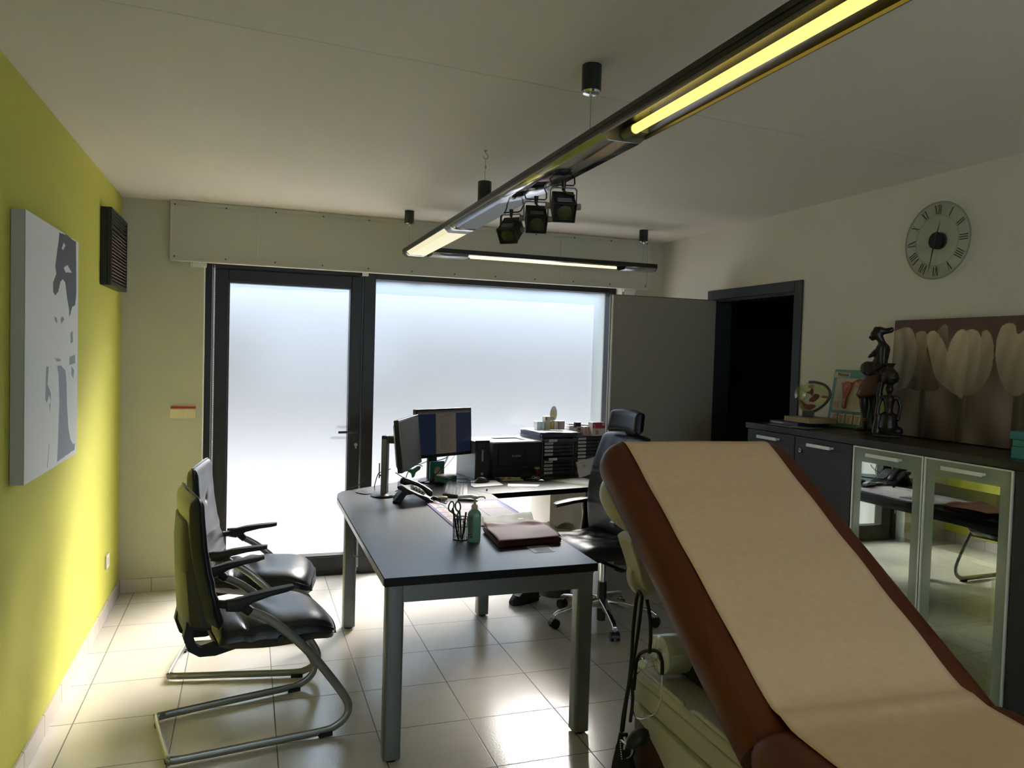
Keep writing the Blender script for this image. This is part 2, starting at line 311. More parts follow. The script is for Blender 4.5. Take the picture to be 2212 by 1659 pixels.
# outside
tg = mat("terrace_paving", TERR, 0.8, var=0.1, vscale=3)
struct(MB().bx(-12, 16, 0.43, 25, -0.12, -0.03).obj('ground_terrace', tg))
struct(MB().bx(-12, 16, BACKDROP_Y, BACKDROP_Y+0.4, -0.05, BACKDROP_H).obj('wall_pane_backdrop', mat('pane_backdrop_tone', BACKDROP_C, 0.9)))  # added unseen backdrop outside, keeps the view through the frosted panes dim
ow = MB(); ow.bx(-3, WX0+0.02, 0.42, 0.47, -0.03, 3.2).bx(WX1+0.01, 6, 0.42, 0.46, -0.03, 3.2).bx(-3, 6, 0.42, 0.47, 2.28, 3.2)
pts = [(WX0, 2.30)]; x = WX0
while x < WX1: x += 0.035+0.05*rnd.random(); pts.append((x, 2.122+0.012*rnd.random()+0.003*(x-WX0)))
pts.append((pts[-1][0], 2.30)); ow.prism(pts, (0, 0.36, 0), (1, 0, 0), (0, 0, 1), (0, 1, 0), 0.02)
struct(ow.obj('wall_outside', mat('render_outside', (0.6, 0.58, 0.55), 0.9)))
# glazed door and window
def film(x0, x1, z0, z1):
    v = [(x0, GY, z0), (x1, GY, z0), (x1, GY, z1), (x0, GY, z1)]; m = MB(); m.raw = True
    return m.add(v, [(0, 1, 2, 3)] if PANE_FLIP else [(3, 2, 1, 0)])
FR = frosted('frosted_glass')
d1 = MB(); fy0, fy1 = 0.10, 0.18
d1.bx(WX0, 0.535, 0.09, 0.2, 0, 2.165).bx(0.535, 1.53, 0.09, 0.2, 2.115, 2.165).bx(0.535, 1.53, 0.09, 0.2, 0, 0.022)
door = struct(d1.obj('door_1', BLACKF, bevel=0.003)); 
sash = MB(); sash.bx(0.548, 0.632, fy0, 0.21, 0.03, 2.11).bx(1.445, 1.52, fy0, 0.21, 0.03, 2.11).bx(0.632, 1.445, fy0, 0.21, 2.03, 2.11).bx(0.632, 1.445, fy0, 0.21, 0.03, 0.13)
sash.obj('door_sash', BLACKF, door, bevel=0.004)
film(0.625, 1.45, 0.12, 2.035).obj('door_pane', FR, door, solid=0)
bd = MB(); bd.bx(0.632, 0.640, fy0+0.01, GY, 0.13, 2.03).bx(1.437, 1.445, fy0+0.01, GY, 0.13, 2.03).bx(0.64, 1.437, fy0+0.01, GY, 0.13, 0.138).bx(0.64, 1.437, fy0+0.01, GY, 2.022, 2.03); bd.obj('glazing_bead', BLACKF, door)
h = MB(); h.bx(1.478, 1.508, 0.088, 0.1, 0.955, 1.055).cyl((1.493, 0.09, 1.018), (1.493, 0.04, 1.018), 0.009).tube([(1.493, 0.045, 1.018), (1.45, 0.043, 1.02), (1.365, 0.045, 1.018)], 0.009, 10); h.obj('door_handle', BLP, door, smooth=40)
h = MB(); h.cyl((1.494, 0.1, 0.925), (1.494, 0.09, 0.925), 0.012).bx(1.49, 1.498, 0.088, 0.1, 0.898, 0.925); h.obj('door_lock', mat('brass_lock', (0.55, 0.5, 0.4), 0.3, 0.9), door)
h = MB(); h.tube([(1.49, 0.215, 1.018), (1.49, 0.27, 1.018), (1.38, 0.27, 1.018)], 0.008, 8); h.obj('outer_handle', BLP, door)
w1 = MB(); w1.bx(1.53, 1.611, 0.09, 0.21, 0, 2.165).bx(1.611, 3.452, 0.09, 0.21, 2.100, 2.165).bx(1.611, 3.452, 0.09, 0.21, 0, 0.075).bx(3.452, 3.5, 0.09, 0.21, 0, 2.165)
win = struct(w1.obj('window_1', BLACKF, bevel=0.003))
film(1.60, 3.46, 0.07, 2.105).obj('window_pane', FR, win)
rv = MB(); rv.bx(WX0-0.001, WX0+0.004, -0.004, 0.09, 0, 2.165).bx(WX1-0.004, WX1+0.001, -0.004, 0.09, 0, 2.165); struct(rv.obj('trim_1', WHITEP))
# roller shutter box above the window
bxo = MB(); bxo.bx(0.283, 3.70, -0.060, 0.0, 2.138, HC-0.003); sb = struct(bxo.obj('trim_2', BOXP, bevel=0.002))
fr_ = MB(); fr_.bx(0.283, 3.70, -0.068, -0.060, 2.138, 2.163).bx(0.283, 3.70, -0.068, -0.060, HC-0.028, HC-0.003).bx(0.283, 0.305, -0.068, -0.060, 2.163, HC-0.028).bx(3.678, 3.70, -0.068, -0.060, 2.163, HC-0.028)
for x in (0.80, 2.95): fr_.bx(x, x+0.022, -0.065, -0.060, 2.163, HC-0.028)
fr_.bx(0.283, 3.70, -0.077, -0.02, 2.128, 2.140); fr_.obj('box_frame', BOXP, sb, bevel=0.0015)
scw = MB()
for i in range(12):
    for z in (2.155, HC-0.028): scw.cyl((0.31+i*0.305, -0.068, z), (0.31+i*0.305, -0.073, z), 0.0055, n=10)
scw.obj('screw', mat('screw_metal', (0.12, 0.10, 0.08), 0.5, 0.5), sb)
bk = MB()
for x0, x1 in ((0.42, 0.50), (1.50, 1.54), (3.50, 3.60)): bk.bx(x0, x1, -0.03, -0.005, 2.108, 2.128)
for i in range(9): bk.bx(0.405+i*0.011, 0.411+i*0.011, -0.034, -0.002, 2.100, 2.128)
bk.obj('bracket', WHITEP, sb)
lv = MB(); lv.bx(3.52, 3.60, -0.02, 0.0, 1.7, 2.128); tag(lv.obj('stacked_blind_end', WHITEP, bevel=0.004), 'white end of a stacked blind below the shutter box by the grey door', 'blind')
# blind cord
cdn = MB(); cx = 0.545
for i in range(150): cdn.ball((cx+0.002*math.sin(i*0.03), 0.055, 2.12-i*0.0125), 0.0032, 6)
cdn.tube([(cx, 0.055, 2.13), (cx, 0.055, 0.25)], 0.0012, 5)
cdn.tube([(cx-0.012, 0.055, 2.13), (cx-0.014, 0.06, 1.2), (cx-0.012, 0.055, 0.25)], 0.0014, 5)
tag(cdn.obj('blind_chain', mat('chain_plastic', (0.62, 0.58, 0.5), 0.4)), 'pale beaded blind chain hanging in front of the black glazed door frame', 'blind chain')
# right door: dark frame, grey leaf opened into the room
df = MB(); df.bx(RW-0.014, RW, DY0-0.055, DY0+0.01, 0, DZ+0.055).bx(RW-0.014, RW, DY1-0.01, DY1+0.045, 0, DZ+0.055).bx(RW-0.014, RW, DY0+0.01, DY1-0.01, DZ-0.01, DZ+0.055)
df.bx(RW, RW+0.14, DY0, DY0+0.03, 0, DZ).bx(RW, RW+0.14, DY1-0.03, DY1, 0, DZ).bx(RW, RW+0.14, DY0, DY1, DZ-0.03, DZ).bx(RW+0.05, RW+0.07, DY0+0.03, DY0+0.045, 0, DZ-0.03)
struct(df.obj('door_2', DARKF, bevel=0.003))
lf = MB(); lf.bx(3.055, RW-0.005, -0.750, -0.712, 0.012, 2.012); leaf = struct(lf.obj('door_3', GREYD))
le = MB(); le.bx(3.051, 3.055, -0.750, -0.740, 0.012, 2.012).bx(3.051, 3.055, -0.722, -0.712, 0.012, 2.012).bx(3.055, 3.06, -0.752, -0.75, 0.012, 2.012); le.obj('edge_strip', WHITEP, leaf)
le = MB(); le.bx(3.050, 3.055, -0.740, -0.722, 0.012, 2.012).bx(3.05, RW-0.005, -0.7515, -0.712, 2.012, 2.0165); le.obj('edge_core', BROWNE, leaf)
hd = MB(); hd.cyl((3.11, -0.712, 1.02), (3.11, -0.665, 1.02), 0.009).tube([(3.11, -0.668, 1.02), (3.22, -0.668, 1.02)], 0.009); hd.obj('lever_handle', ALUB, leaf)

# ------------------------------------------------------------------ light track
LX, LY, ZT = 1.785, -0.47, 2.265
fx = thing('pendant_light_track', 'long black and aluminium L-shaped light track hanging on wires, lit tubes inside', 'pendant light', (LX, -2.5, ZT))
def lam(name, mb, m, parent=None, **k):
    o = mb.obj(name, m, parent or fx, **k); o.matrix_parent_inverse = Matrix.Translation((-LX, 2.5, -ZT)) if (parent or fx) is fx else Matrix(); return o
TRK = mat('dark_track_metal', (0.030, 0.027, 0.022), 0.35, 0.4); REFL = mat('reflector_metal', (0.78, 0.78, 0.76), 0.16, 1.0)
POL = mat('polished_cover', (0.58, 0.59, 0.62), 0.14, 1.0)
def track(p0, p1, cover, holes):
    """housing from p0 to p1; local profile across; cover spans [(a,b)], openings between"""
    p0, p1 = Vector(p0), Vector(p1); L_ = (p1-p0).length; t = (p1-p0).normalized(); n = Vector((t.y, -t.x, 0)); U = Vector((0, 0, 1))
    def P(a, x, z): return p0+t*a+n*x+U*z
    h = MB()
    prof = [(-0.075, -0.028), (-0.075, 0), (0.075, 0), (0.075, -0.028), (0.070, -0.030), (0.069, -0.006), (-0.069, -0.006), (-0.070, -0.030)]
    h.loft([[P(a, x, z) for x, z in prof] for a in (0, L_)])
    for sx in (-1, 1): h.loft([[P(a, sx*x, z) for x, z in ((0.0755, -0.010), (0.078, -0.010), (0.078, -0.016), (0.0755, -0.016))] for a in (0, L_)])
    h.loft([[P(a, x, z) for x, z in ((-0.075, -0.028), (-0.075, 0), (0.075, 0), (0.075, -0.028), (0.05, -0.05), (-0.05, -0.05))] for a in (-0.006, 0)])
    h.loft([[P(a, x, z) for x, z in ((-0.075, -0.028), (-0.075, 0), (0.075, 0), (0.075, -0.028), (0.05, -0.05), (-0.05, -0.05))] for a in (L_, L_+0.006)])
    return h, P
K = [(-0.072, -0.029), (-0.05, -0.049), (0.05, -0.049), (0.072, -0.029)]
h, P = track((LX, -0.36, ZT), (LX, -7.2, ZT), None, None); lam('housing', h, TRK)
c = MB()
for a0, a1 in ((0.0, 0.12), (1.30, 3.0), (5.6, 6.84)): c = MB(); c.loft([[P(a, x, z) for x, z in K] for a in (a0, a1)], closed=False, cap=False); lam('cover', c, POL, smooth=30, solid=0.002)
c = MB(); c.loft([[P(a, x, z) for x, z in K] for a in (0.12, 1.12)], closed=False, cap=False); lam('diffuser', c, mat('lit_diffuser', (0.7, 0.7, 0.6), 0.4, emit=(1.0, 0.88, 0.52), estr=0.42))
c = MB(); c.loft([[P(a, x, z) for x, z in K] for a in (1.12, 1.30)], closed=False, cap=False); o = lam('plain_cover', c, mat('pale_cover', (0.6, 0.6, 0.62), 0.2, 0.8), smooth=30, solid=0.002)
rf = MB(); rf.loft([[P(a, x, z) for x, z in ((-0.068, -0.03), (-0.05, -0.012), (0.05, -0.012), (0.068, -0.03))] for a in (3.0, 5.6)], closed=False, cap=False); lam('reflector', rf, REFL, smooth=30, solid=0.001)
rm = MB()
for sx in (-1, 1): rm.loft([[P(a, sx*x, z) for x, z in ((0.064, -0.029), (0.073, -0.027), (0.073, -0.034), (0.066, -0.036))] for a in (3.0, 5.6)])
rm.loft([[P(a, x, z) for x, z in ((-0.072, -0.03), (-0.05, -0.049), (0.05, -0.049), (0.072, -0.03), (0.06, -0.012), (-0.06, -0.012))] for a in (2.998, 3.004)]); lam('opening_rim', rm, mat('gold_rim', (0.16, 0.14, 0.08), 0.4, 0.6))
tb = MB(); tb.cyl(P(3.07, 0.0, -0.030), P(5.5, 0.0, -0.030), 0.013, n=20); lam('fluorescent_tube', tb, mat('yellow_tube', (0.8, 0.8, 0.5), 0.4, emit=(1.0, 0.74, 0.12), estr=1.5), smooth=60)
tb = MB(); tb.cyl(P(3.01, 0.0, -0.030), P(3.07, 0.0, -0.030), 0.016, 0.0155).bx(LX+0.018, LX+0.04, -3.43, -3.39, ZT-0.038, ZT-0.014); lam('tube_socket', tb, mat('old_socket', (0.16, 0.16, 0.07), 0.6))
h, P = track((LX+0.085, LY, ZT), (3.49, LY, ZT), None, None); lam('side_housing', h, TRK)
Ls = 3.49-LX-0.085
c = MB()
for a0, a1 in ((0.0, 0.24), (1.38, Ls)): c = MB(); c.loft([[P(a, x, z) for x, z in K] for a in (a0, a1)], closed=False, cap=False); lam('side_cover', c, mat('side_cover_metal', (0.30, 0.30, 0.31), 0.3, 0.8), smooth=30, solid=0.002)
c = MB(); c.loft([[P(a, x, z) for x, z in ((-0.068, -0.03), (-0.05, -0.012), (0.05, -0.012), (0.068, -0.03))] for a in (0.24, 1.38)], closed=False, cap=False); lam('side_reflector', c, REFL, smooth=30, solid=0.001)
c = MB(); c.cyl(P(0.27, 0.0, -0.036), P(1.34, 0.0, -0.036), 0.009, n=16); lam('side_tube', c, mat('warm_tube', (0.8, 0.8, 0.6), 0.4, emit=(1.0, 0.76, 0.42), estr=1.15), smooth=60)
for i, (x, y, zc, where) in enumerate(((1.775, -3.14, HC, 'nearest the lit tube'), (1.741, -0.40, HC, 'above the corner end of the track'), (3.418, LY, HC, 'above the free end of the short arm'))):
    t = thing('ceiling_canopy', 'black cylinder canopy with hanging wire, ' + where, 'light canopy', (x, y, zc), group='light track suspension canopies')
    MB().cyl((0, 0, 0), (0, 0, -0.082), 0.031, n=28).obj('canopy_body', BLP, t, bevel=0.002)
    MB().lathe([(0.029, -0.082), (0.026, -0.089), (0.006, -0.091), (0.005, -0.099), (0.002, -0.1)], n=24).obj('chrome_cap', CHROME, t, smooth=40)
    MB().cyl((0, 0, -0.098), (0, 0, ZT-HC), 0.0012, n=6).obj('wire', STEEL, t)
t = thing('ceiling_canopy', 'black cylinder canopy hanging on a wire from the ceiling hook', 'light canopy', (1.763, -2.027, HC), group='light track suspension canopies')
hk = MB(); hk.lathe([(0.008, 0), (0.008, -0.004), (0.003, -0.005)], n=12).tube([(0, 0, 0), (0, 0, -0.012), (0.009, 0, -0.018), (0.012, 0, -0.028), (0.004, 0, -0.037), (-0.007, 0, -0.034), (-0.009, 0, -0.026)], 0.0018, 8, smooth=4); hk.obj('hook', STEEL, t, smooth=40)
MB().cyl((0, 0, -0.037), (0, 0, -0.14), 0.001, n=6).box((0.002, 0, -0.075), (0.006, 0.004, 0.012)).obj('wire', STEEL, t)
MB().cyl((0, 0, -0.14), (0, 0, ZT-HC+0.002), 0.031, n=28).obj('canopy_body', BLP, t, bevel=0.002)
LENS = mat('amber_lens', (0.055, 0.06, 0.02), 0.25)
def spot(y, tilt, turn, label):
    t = thing('spotlight', label, 'spotlight', (LX+0.005, y, ZT-0.05), turn, 'small spotlights clipped under the light track')
    b = MB(); w = 0.042
    b.tube([(-w, 0.05, 0.0), (-w*0.9, 0.02, -0.026), (-w*0.8, 0, -0.032), (w*0.8, 0, -0.032), (w*0.95, 0.01, -0.024), (w, 0.03, 0.0)], 0.0028, 8); b.cyl((0, 0, -0.02), (0, 0, -0.05), 0.009, 0.006, 12); b.obj('track_clip', BLP, t, smooth=40)
    b = MB(); yk = 0.046
    b.sweep([(-yk, 0, -0.115), (-yk, 0, -0.048), (-yk+0.006, 0, -0.042), (yk-0.006, 0, -0.042), (yk, 0, -0.048), (yk, 0, -0.115)], [(0.0015, 0.007), (-0.0015, 0.007), (-0.0015, -0.007), (0.0015, -0.007)], up=Vector((0.0, 1, 0)))
    b.obj('yoke', BLP, t)
    M = Matrix.Rotation(tilt, 3, 'X'); piv = Vector((0, 0, -0.105)); b = MB(); b.m = 0
    b.box(piv+M @ Vector((0, 0.005, 0)), (0.076, 0.085, 0.066), M=M)
    b.loft([[piv+M @ Vector((sx*a, y_, sz*c_)) for sx, sz in ((-1, -1), (1, -1), (1, 1), (-1, 1))] for a, c_, y_ in ((0.038, 0.033, -0.035), (0.040, 0.036, -0.052), (0.036, 0.032, -0.052), (0.034, 0.03, -0.042))])
    b.obj('lamp_housing', BLM, t, bevel=0.0025)
    b = MB(); q = Matrix.Rotation(R(90), 3, 'X'); b.lathe([(0.027, 0.042), (0.026, 0.046), (0.015, 0.050), (0.002, 0.051)], c=piv, M=M @ q, n=24); b.obj('lens', LENS, t, smooth=50)
    b = MB()
    for i in range(3): b.box(piv+M @ Vector((0, -0.028+i*0.010, 0.0332)), (0.05, 0.003, 0.002), M=M)
    b.obj('vent_slot', mat('slot_light', (0.3, 0.3, 0.3), 0.4), t)
    for s in (-1, 1): MB().cyl((s*0.046, 0, -0.105), (s*0.062, 0, -0.105), 0.012, 0.011, 14).obj('knob', mat('tan_knob', (0.22, 0.19, 0.12), 0.5), t, bevel=0.001)
    MB().tube([(0, 0, -0.05), (0.012, -0.01, -0.062), (0.035, -0.01, -0.066), (0.036, 0.012, -0.072)], 0.0035, 8, smooth=4).obj('cable', mat('brown_cable', (0.06, 0.04, 0.02), 0.5), t, smooth=60)
    return t
spot(-2.90, R(38), R(-14), 'black box spotlight clipped under the track, nearest the big lit tube')
spot(-2.63, R(36), R(-14), 'middle one of the three small black spotlights under the track')
spot(-2.335, R(40), R(-42), 'black box spotlight under the track, twisted away and nearest the window')

# ------------------------------------------------------------------ things on the left and back walls
cv = thing('portrait_canvas', 'large grey canvas print of a woman with dark updo hair on the lime wall', 'picture', (0, -1.97, 1.56))
MB().bx(0.002, 0.044, -0.43, 0.43, -0.465, 0.47).obj('canvas_body', mat('canvas_cloth', (0.42, 0.40, 0.34), 0.8, bump=0.3, bscale=500), cv, bevel=0.003)
_art = [((0.572, 0.991), (0.721, 0.999), (0.936, 0.995), (0.956, 0.758), (0.928, 0.700), (0.86, 0.69), (0.80, 0.64), (0.784, 0.68), (0.74, 0.728), (0.70, 0.79), (0.648, 0.80), (0.602, 0.785), (0.56, 0.74), (0.5, 0.72), (0.464, 0.732), (0.456, 0.77), (0.52, 0.812), (0.497, 0.841), (0.53, 0.907), (0.558, 0.95))]
_gry = [((0.485, 0.632), (0.533, 0.629), (0.549, 0.605), (0.505, 0.612)), ((0.608, 0.628), (0.655, 0.64), (0.687, 0.626), (0.624, 0.605)), ((0.51, 0.458), (0.63, 0.453), (0.605, 0.444), (0.53, 0.446)), ((0.822, 0.57), (0.874, 0.58), (0.885, 0.53), (0.833, 0.52)), ((0.806, 0.462), (0.937, 0.47), (0.943, 0.43), (0.807, 0.424)), ((0.85, 0.418), (0.917, 0.399), (0.901, 0.36), (0.856, 0.379)),
        ((0.548, 0.425), (0.623, 0.427), (0.724, 0.4), (0.748, 0.34), (0.759, 0.253), (0.798, 0.139), (0.843, 0.083), (0.91, 0.053), (0.951, 0.053), (0.943, 0.024), (0.563, 0.014), (0.578, 0.102), (0.599, 0.264), (0.579, 0.387)), ((0.347, 0.428), (0.391, 0.424), (0.372, 0.355), (0.429, 0.318), (0.437, 0.281), (0.401, 0.307), (0.362, 0.278), (0.334, 0.295), (0.338, 0.371)), ((0.409, 0.272), (0.43, 0.274), (0.417, 0.232)), ((0.408, 0.112), (0.415, 0.111), (0.384, 0.014), (0.373, 0.014))]
_cut = [((0.666, 0.851), (0.747, 0.87), (0.845, 0.845), (0.707, 0.834)), ((0.62, 0.93), (0.66, 0.96), (0.70, 0.95), (0.65, 0.925))]
_bb = lambda p: (min(q[0] for q in p), max(q[0] for q in p), min(q[1] for q in p), max(q[1] for q in p))
_box = {}
def _near(c, p):
    b = _box.get(id(p)) or _box.setdefault(id(p), _bb(p)); return b[0] <= c[0] <= b[1] and b[2] <= c[1] <= b[3]
def portrait(u, v):
    for p in _cut:
        if _near((u, v), p) and inp((u, v), p): return (234, 238, 238)
    for p in _art:
        if _near((u, v), p) and inp((u, v), p): return (92, 97, 104)
    for p in _gry:
        if _near((u, v), p) and inp((u, v), p): return (150, 157, 168)
    return (236, 240, 240)
picture('printed_portrait', (0.0455, -0.43, -0.465), (0, 0.86, 0), (0, 0, 0.935), 250, 330, portrait, cv, 0.65)
vt = thing('wall_vent', 'black louvred air vent grille high on the lime wall by the corner', 'vent', (0, -0.46, 2.11))
MB().bx(0.001, 0.034, -0.285, 0.285, -0.205, 0.215).obj('vent_case', BLP, vt, bevel=0.004)
VB = mat('brown_louvre', (0.17, 0.11, 0.08), 0.45)
lv = MB()
for i in range(15): lv.box((0.046, 0, -0.165+i*0.0185), (0.014, 0.52, 0.006), M=Matrix.Rotation(R(28), 3, 'Y'))
lv.obj('brown_louvres', VB, vt)
lv = MB()
for i in range(5): lv.box((0.046, 0, 0.125+i*0.018), (0.012, 0.52, 0.008), M=Matrix.Rotation(R(28), 3, 'Y'))
lv.obj('black_louvres', BLP, vt)
fm = MB(); fm.bx(0.034, 0.056, -0.285, -0.262, -0.205, 0.215).bx(0.034, 0.056, 0.262, 0.285, -0.205, 0.215).bx(0.034, 0.056, -0.262, 0.262, 0.2, 0.215).bx(0.034, 0.056, -0.262, 0.262, -0.205, -0.18).bx(0.034, 0.055, -0.262, 0.262, 0.106, 0.116)
fm.obj('vent_frame', BLP, vt, bevel=0.002)
sw = thing('wall_switch_plate', 'cream switch plate with red label strip on the back wall beside the glazed door', 'switch', (0.370, 0, 1.16))
MB().bx(-0.078, 0.078, -0.010, 0, -0.04, 0.022).obj('plate', mat('cream_switch', (0.66, 0.58, 0.36), 0.4), sw, bevel=0.003)
for s in (-1, 1): MB().bx(-0.074 if s < 0 else 0.002, -0.002 if s < 0 else 0.074, -0.013, -0.010, -0.034, 0.018).obj('rocker', mat('cream_rocker', (0.70, 0.62, 0.40), 0.35), sw, bevel=0.001)
MB().bx(-0.076, 0.076, -0.011, 0, 0.024, 0.038).obj('red_label', mat('red_label_tape', (0.45, 0.05, 0.03), 0.5), sw)
rl = MB()
for i in range(13): rl.bx(-0.068+i*0.0105, -0.061+i*0.0105, -0.0116, -0.011, 0.028, 0.034)
rl.obj('label_lettering', mat('dark_red_ink', (0.12, 0.01, 0.01), 0.5), sw)
tp = MB(); tp.prism([(-0.035, -0.042), (0.05, -0.042), (0.02, -0.058), (-0.01, -0.062)], (0, -0.0012, 0), (1, 0, 0), (0, 0, 1), (0, 1, 0), 0.001); tp.obj('peeling_tape', mat('old_tape', (0.5, 0.47, 0.32), 0.4), sw)
so = thing('wall_socket', 'small white power socket low on the lime wall near the corner', 'socket', (0, -0.45, 0.325))
MB().bx(0, 0.011, -0.045, 0.045, -0.04, 0.04).obj('socket_plate', WHITEP, so, bevel=0.003)
MB().cyl((0.011, 0, 0), (0.0125, 0, 0), 0.022).cyl((0.0125, 0.009, 0), (0.0132, 0.009, 0), 0.0035).cyl((0.0125, -0.009, 0), (0.0132, -0.009, 0), 0.0035).obj('socket_face', LABEL, so)
# ------------------------------------------------------------------ desk
TZ = 0.73
dk = thing('desk', 'L-shaped dark wood office desk with silver metal frame in front of the window', 'desk', (1.71, -1.5, 0))
def dobj(mb, name, m, **k): o = mb.obj(name, m, dk, **k); o.matrix_parent_inverse = Matrix.Translation((-1.71, 1.5, 0)); return o
top = [(1.262, -2.530), (2.160, -2.510), (2.198, -0.885), (1.36, -0.62), (1.325, -0.645), (1.285, -0.72), (1.262, -0.85)]
mt = MB(); mt.prism([(1.262, -2.530), (2.160, -2.510), (2.198, -0.892), (2.05, -0.60), (1.36, -0.62), (1.315, -0.655), (1.285, -0.72), (1.268, -0.85)], (0, 0, TZ-0.034), (1, 0, 0), (0, 1, 0), (0, 0, 1), 0.034); tops = [dobj(mt, 'main_top', [DESKW, CHIP], bevel=0.002)]
mt = MB(); mt.prism([(1.372, -0.618), (2.048, -0.598), (2.200, -0.888), (3.36, -0.69), (3.30, -0.04), (2.15, -0.03)], (0, 0, TZ-0.034), (1, 0, 0), (0, 1, 0), (0, 0, 1), 0.034); tops.append(dobj(mt, 'return_top', [DESKW, CHIP], bevel=0.002))
for o_ in tops:
    for f_ in o_.data.polygons: f_.material_index = 0 if abs(f_.normal.z) > 0.5 else 1
er = MB(); er.sweep([(1.2605, -2.52, TZ-0.019), (1.2665, -0.86, TZ-0.019), (1.283, -0.722, TZ-0.019), (1.313, -0.656, TZ-0.019)], [(0.003, 0.012), (-0.002, 0.012), (-0.002, -0.012), (0.003, -0.012)]); dobj(er, 'edge_band', mat('pale_edge_band', (0.35, 0.31, 0.28), 0.3))
def leg(cx, cy, w=0.07, z=0.694, n='leg'):
    b = MB(); b.loft([[Vector((cx+x, cy+y, q)) for x, y in rrect(w, w*0.95, 0.012)] for q in (0.012, z)]); o = dobj(b, n, ALU, smooth=35)
    f = MB(); f.cyl((cx, cy, 0), (cx, cy, 0.014), 0.025, n=16); g = f.obj('foot_glide', BLP, o); return o
for cx, cy in ((1.310, -2.475), (2.113, -2.465), (1.330, -0.98), (2.135, -0.96)): leg(cx, cy)
leg(3.27, -0.62); leg(3.2, -0.12)
r = MB(); r.prism([(1.276, 0.694), (2.147, 0.694), (2.078, 0.625), (1.345, 0.625)], (0, -2.506, 0), (1, 0, 0.0), (0, 0, 1), (0, 1, 0), 0.06); dobj(r, 'front_rail', ALU, bevel=0.002)
r = MB(); r.bx(1.345, 2.10, -1.01, -0.95, 0.630, 0.694); dobj(r, 'back_rail', ALU, bevel=0.002)
r = MB(); r.bx(1.29, 1.33, -2.44, -1.01, 0.655, 0.694); dobj(r, 'side_rail', ALU, bevel=0.002)
r = MB(); r.bx(2.10, 2.14, -2.44, -0.99, 0.655, 0.694); dobj(r, 'side_rail', ALU, bevel=0.002)
r = MB(); r.tube([(1.30, -1.9, 0.655), (1.27, -1.7, 0.60), (1.275, -1.55, 0.585), (1.30, -1.42, 0.655)], 0.003, 6, smooth=6); dobj(r, 'hanging_cable', RUB)

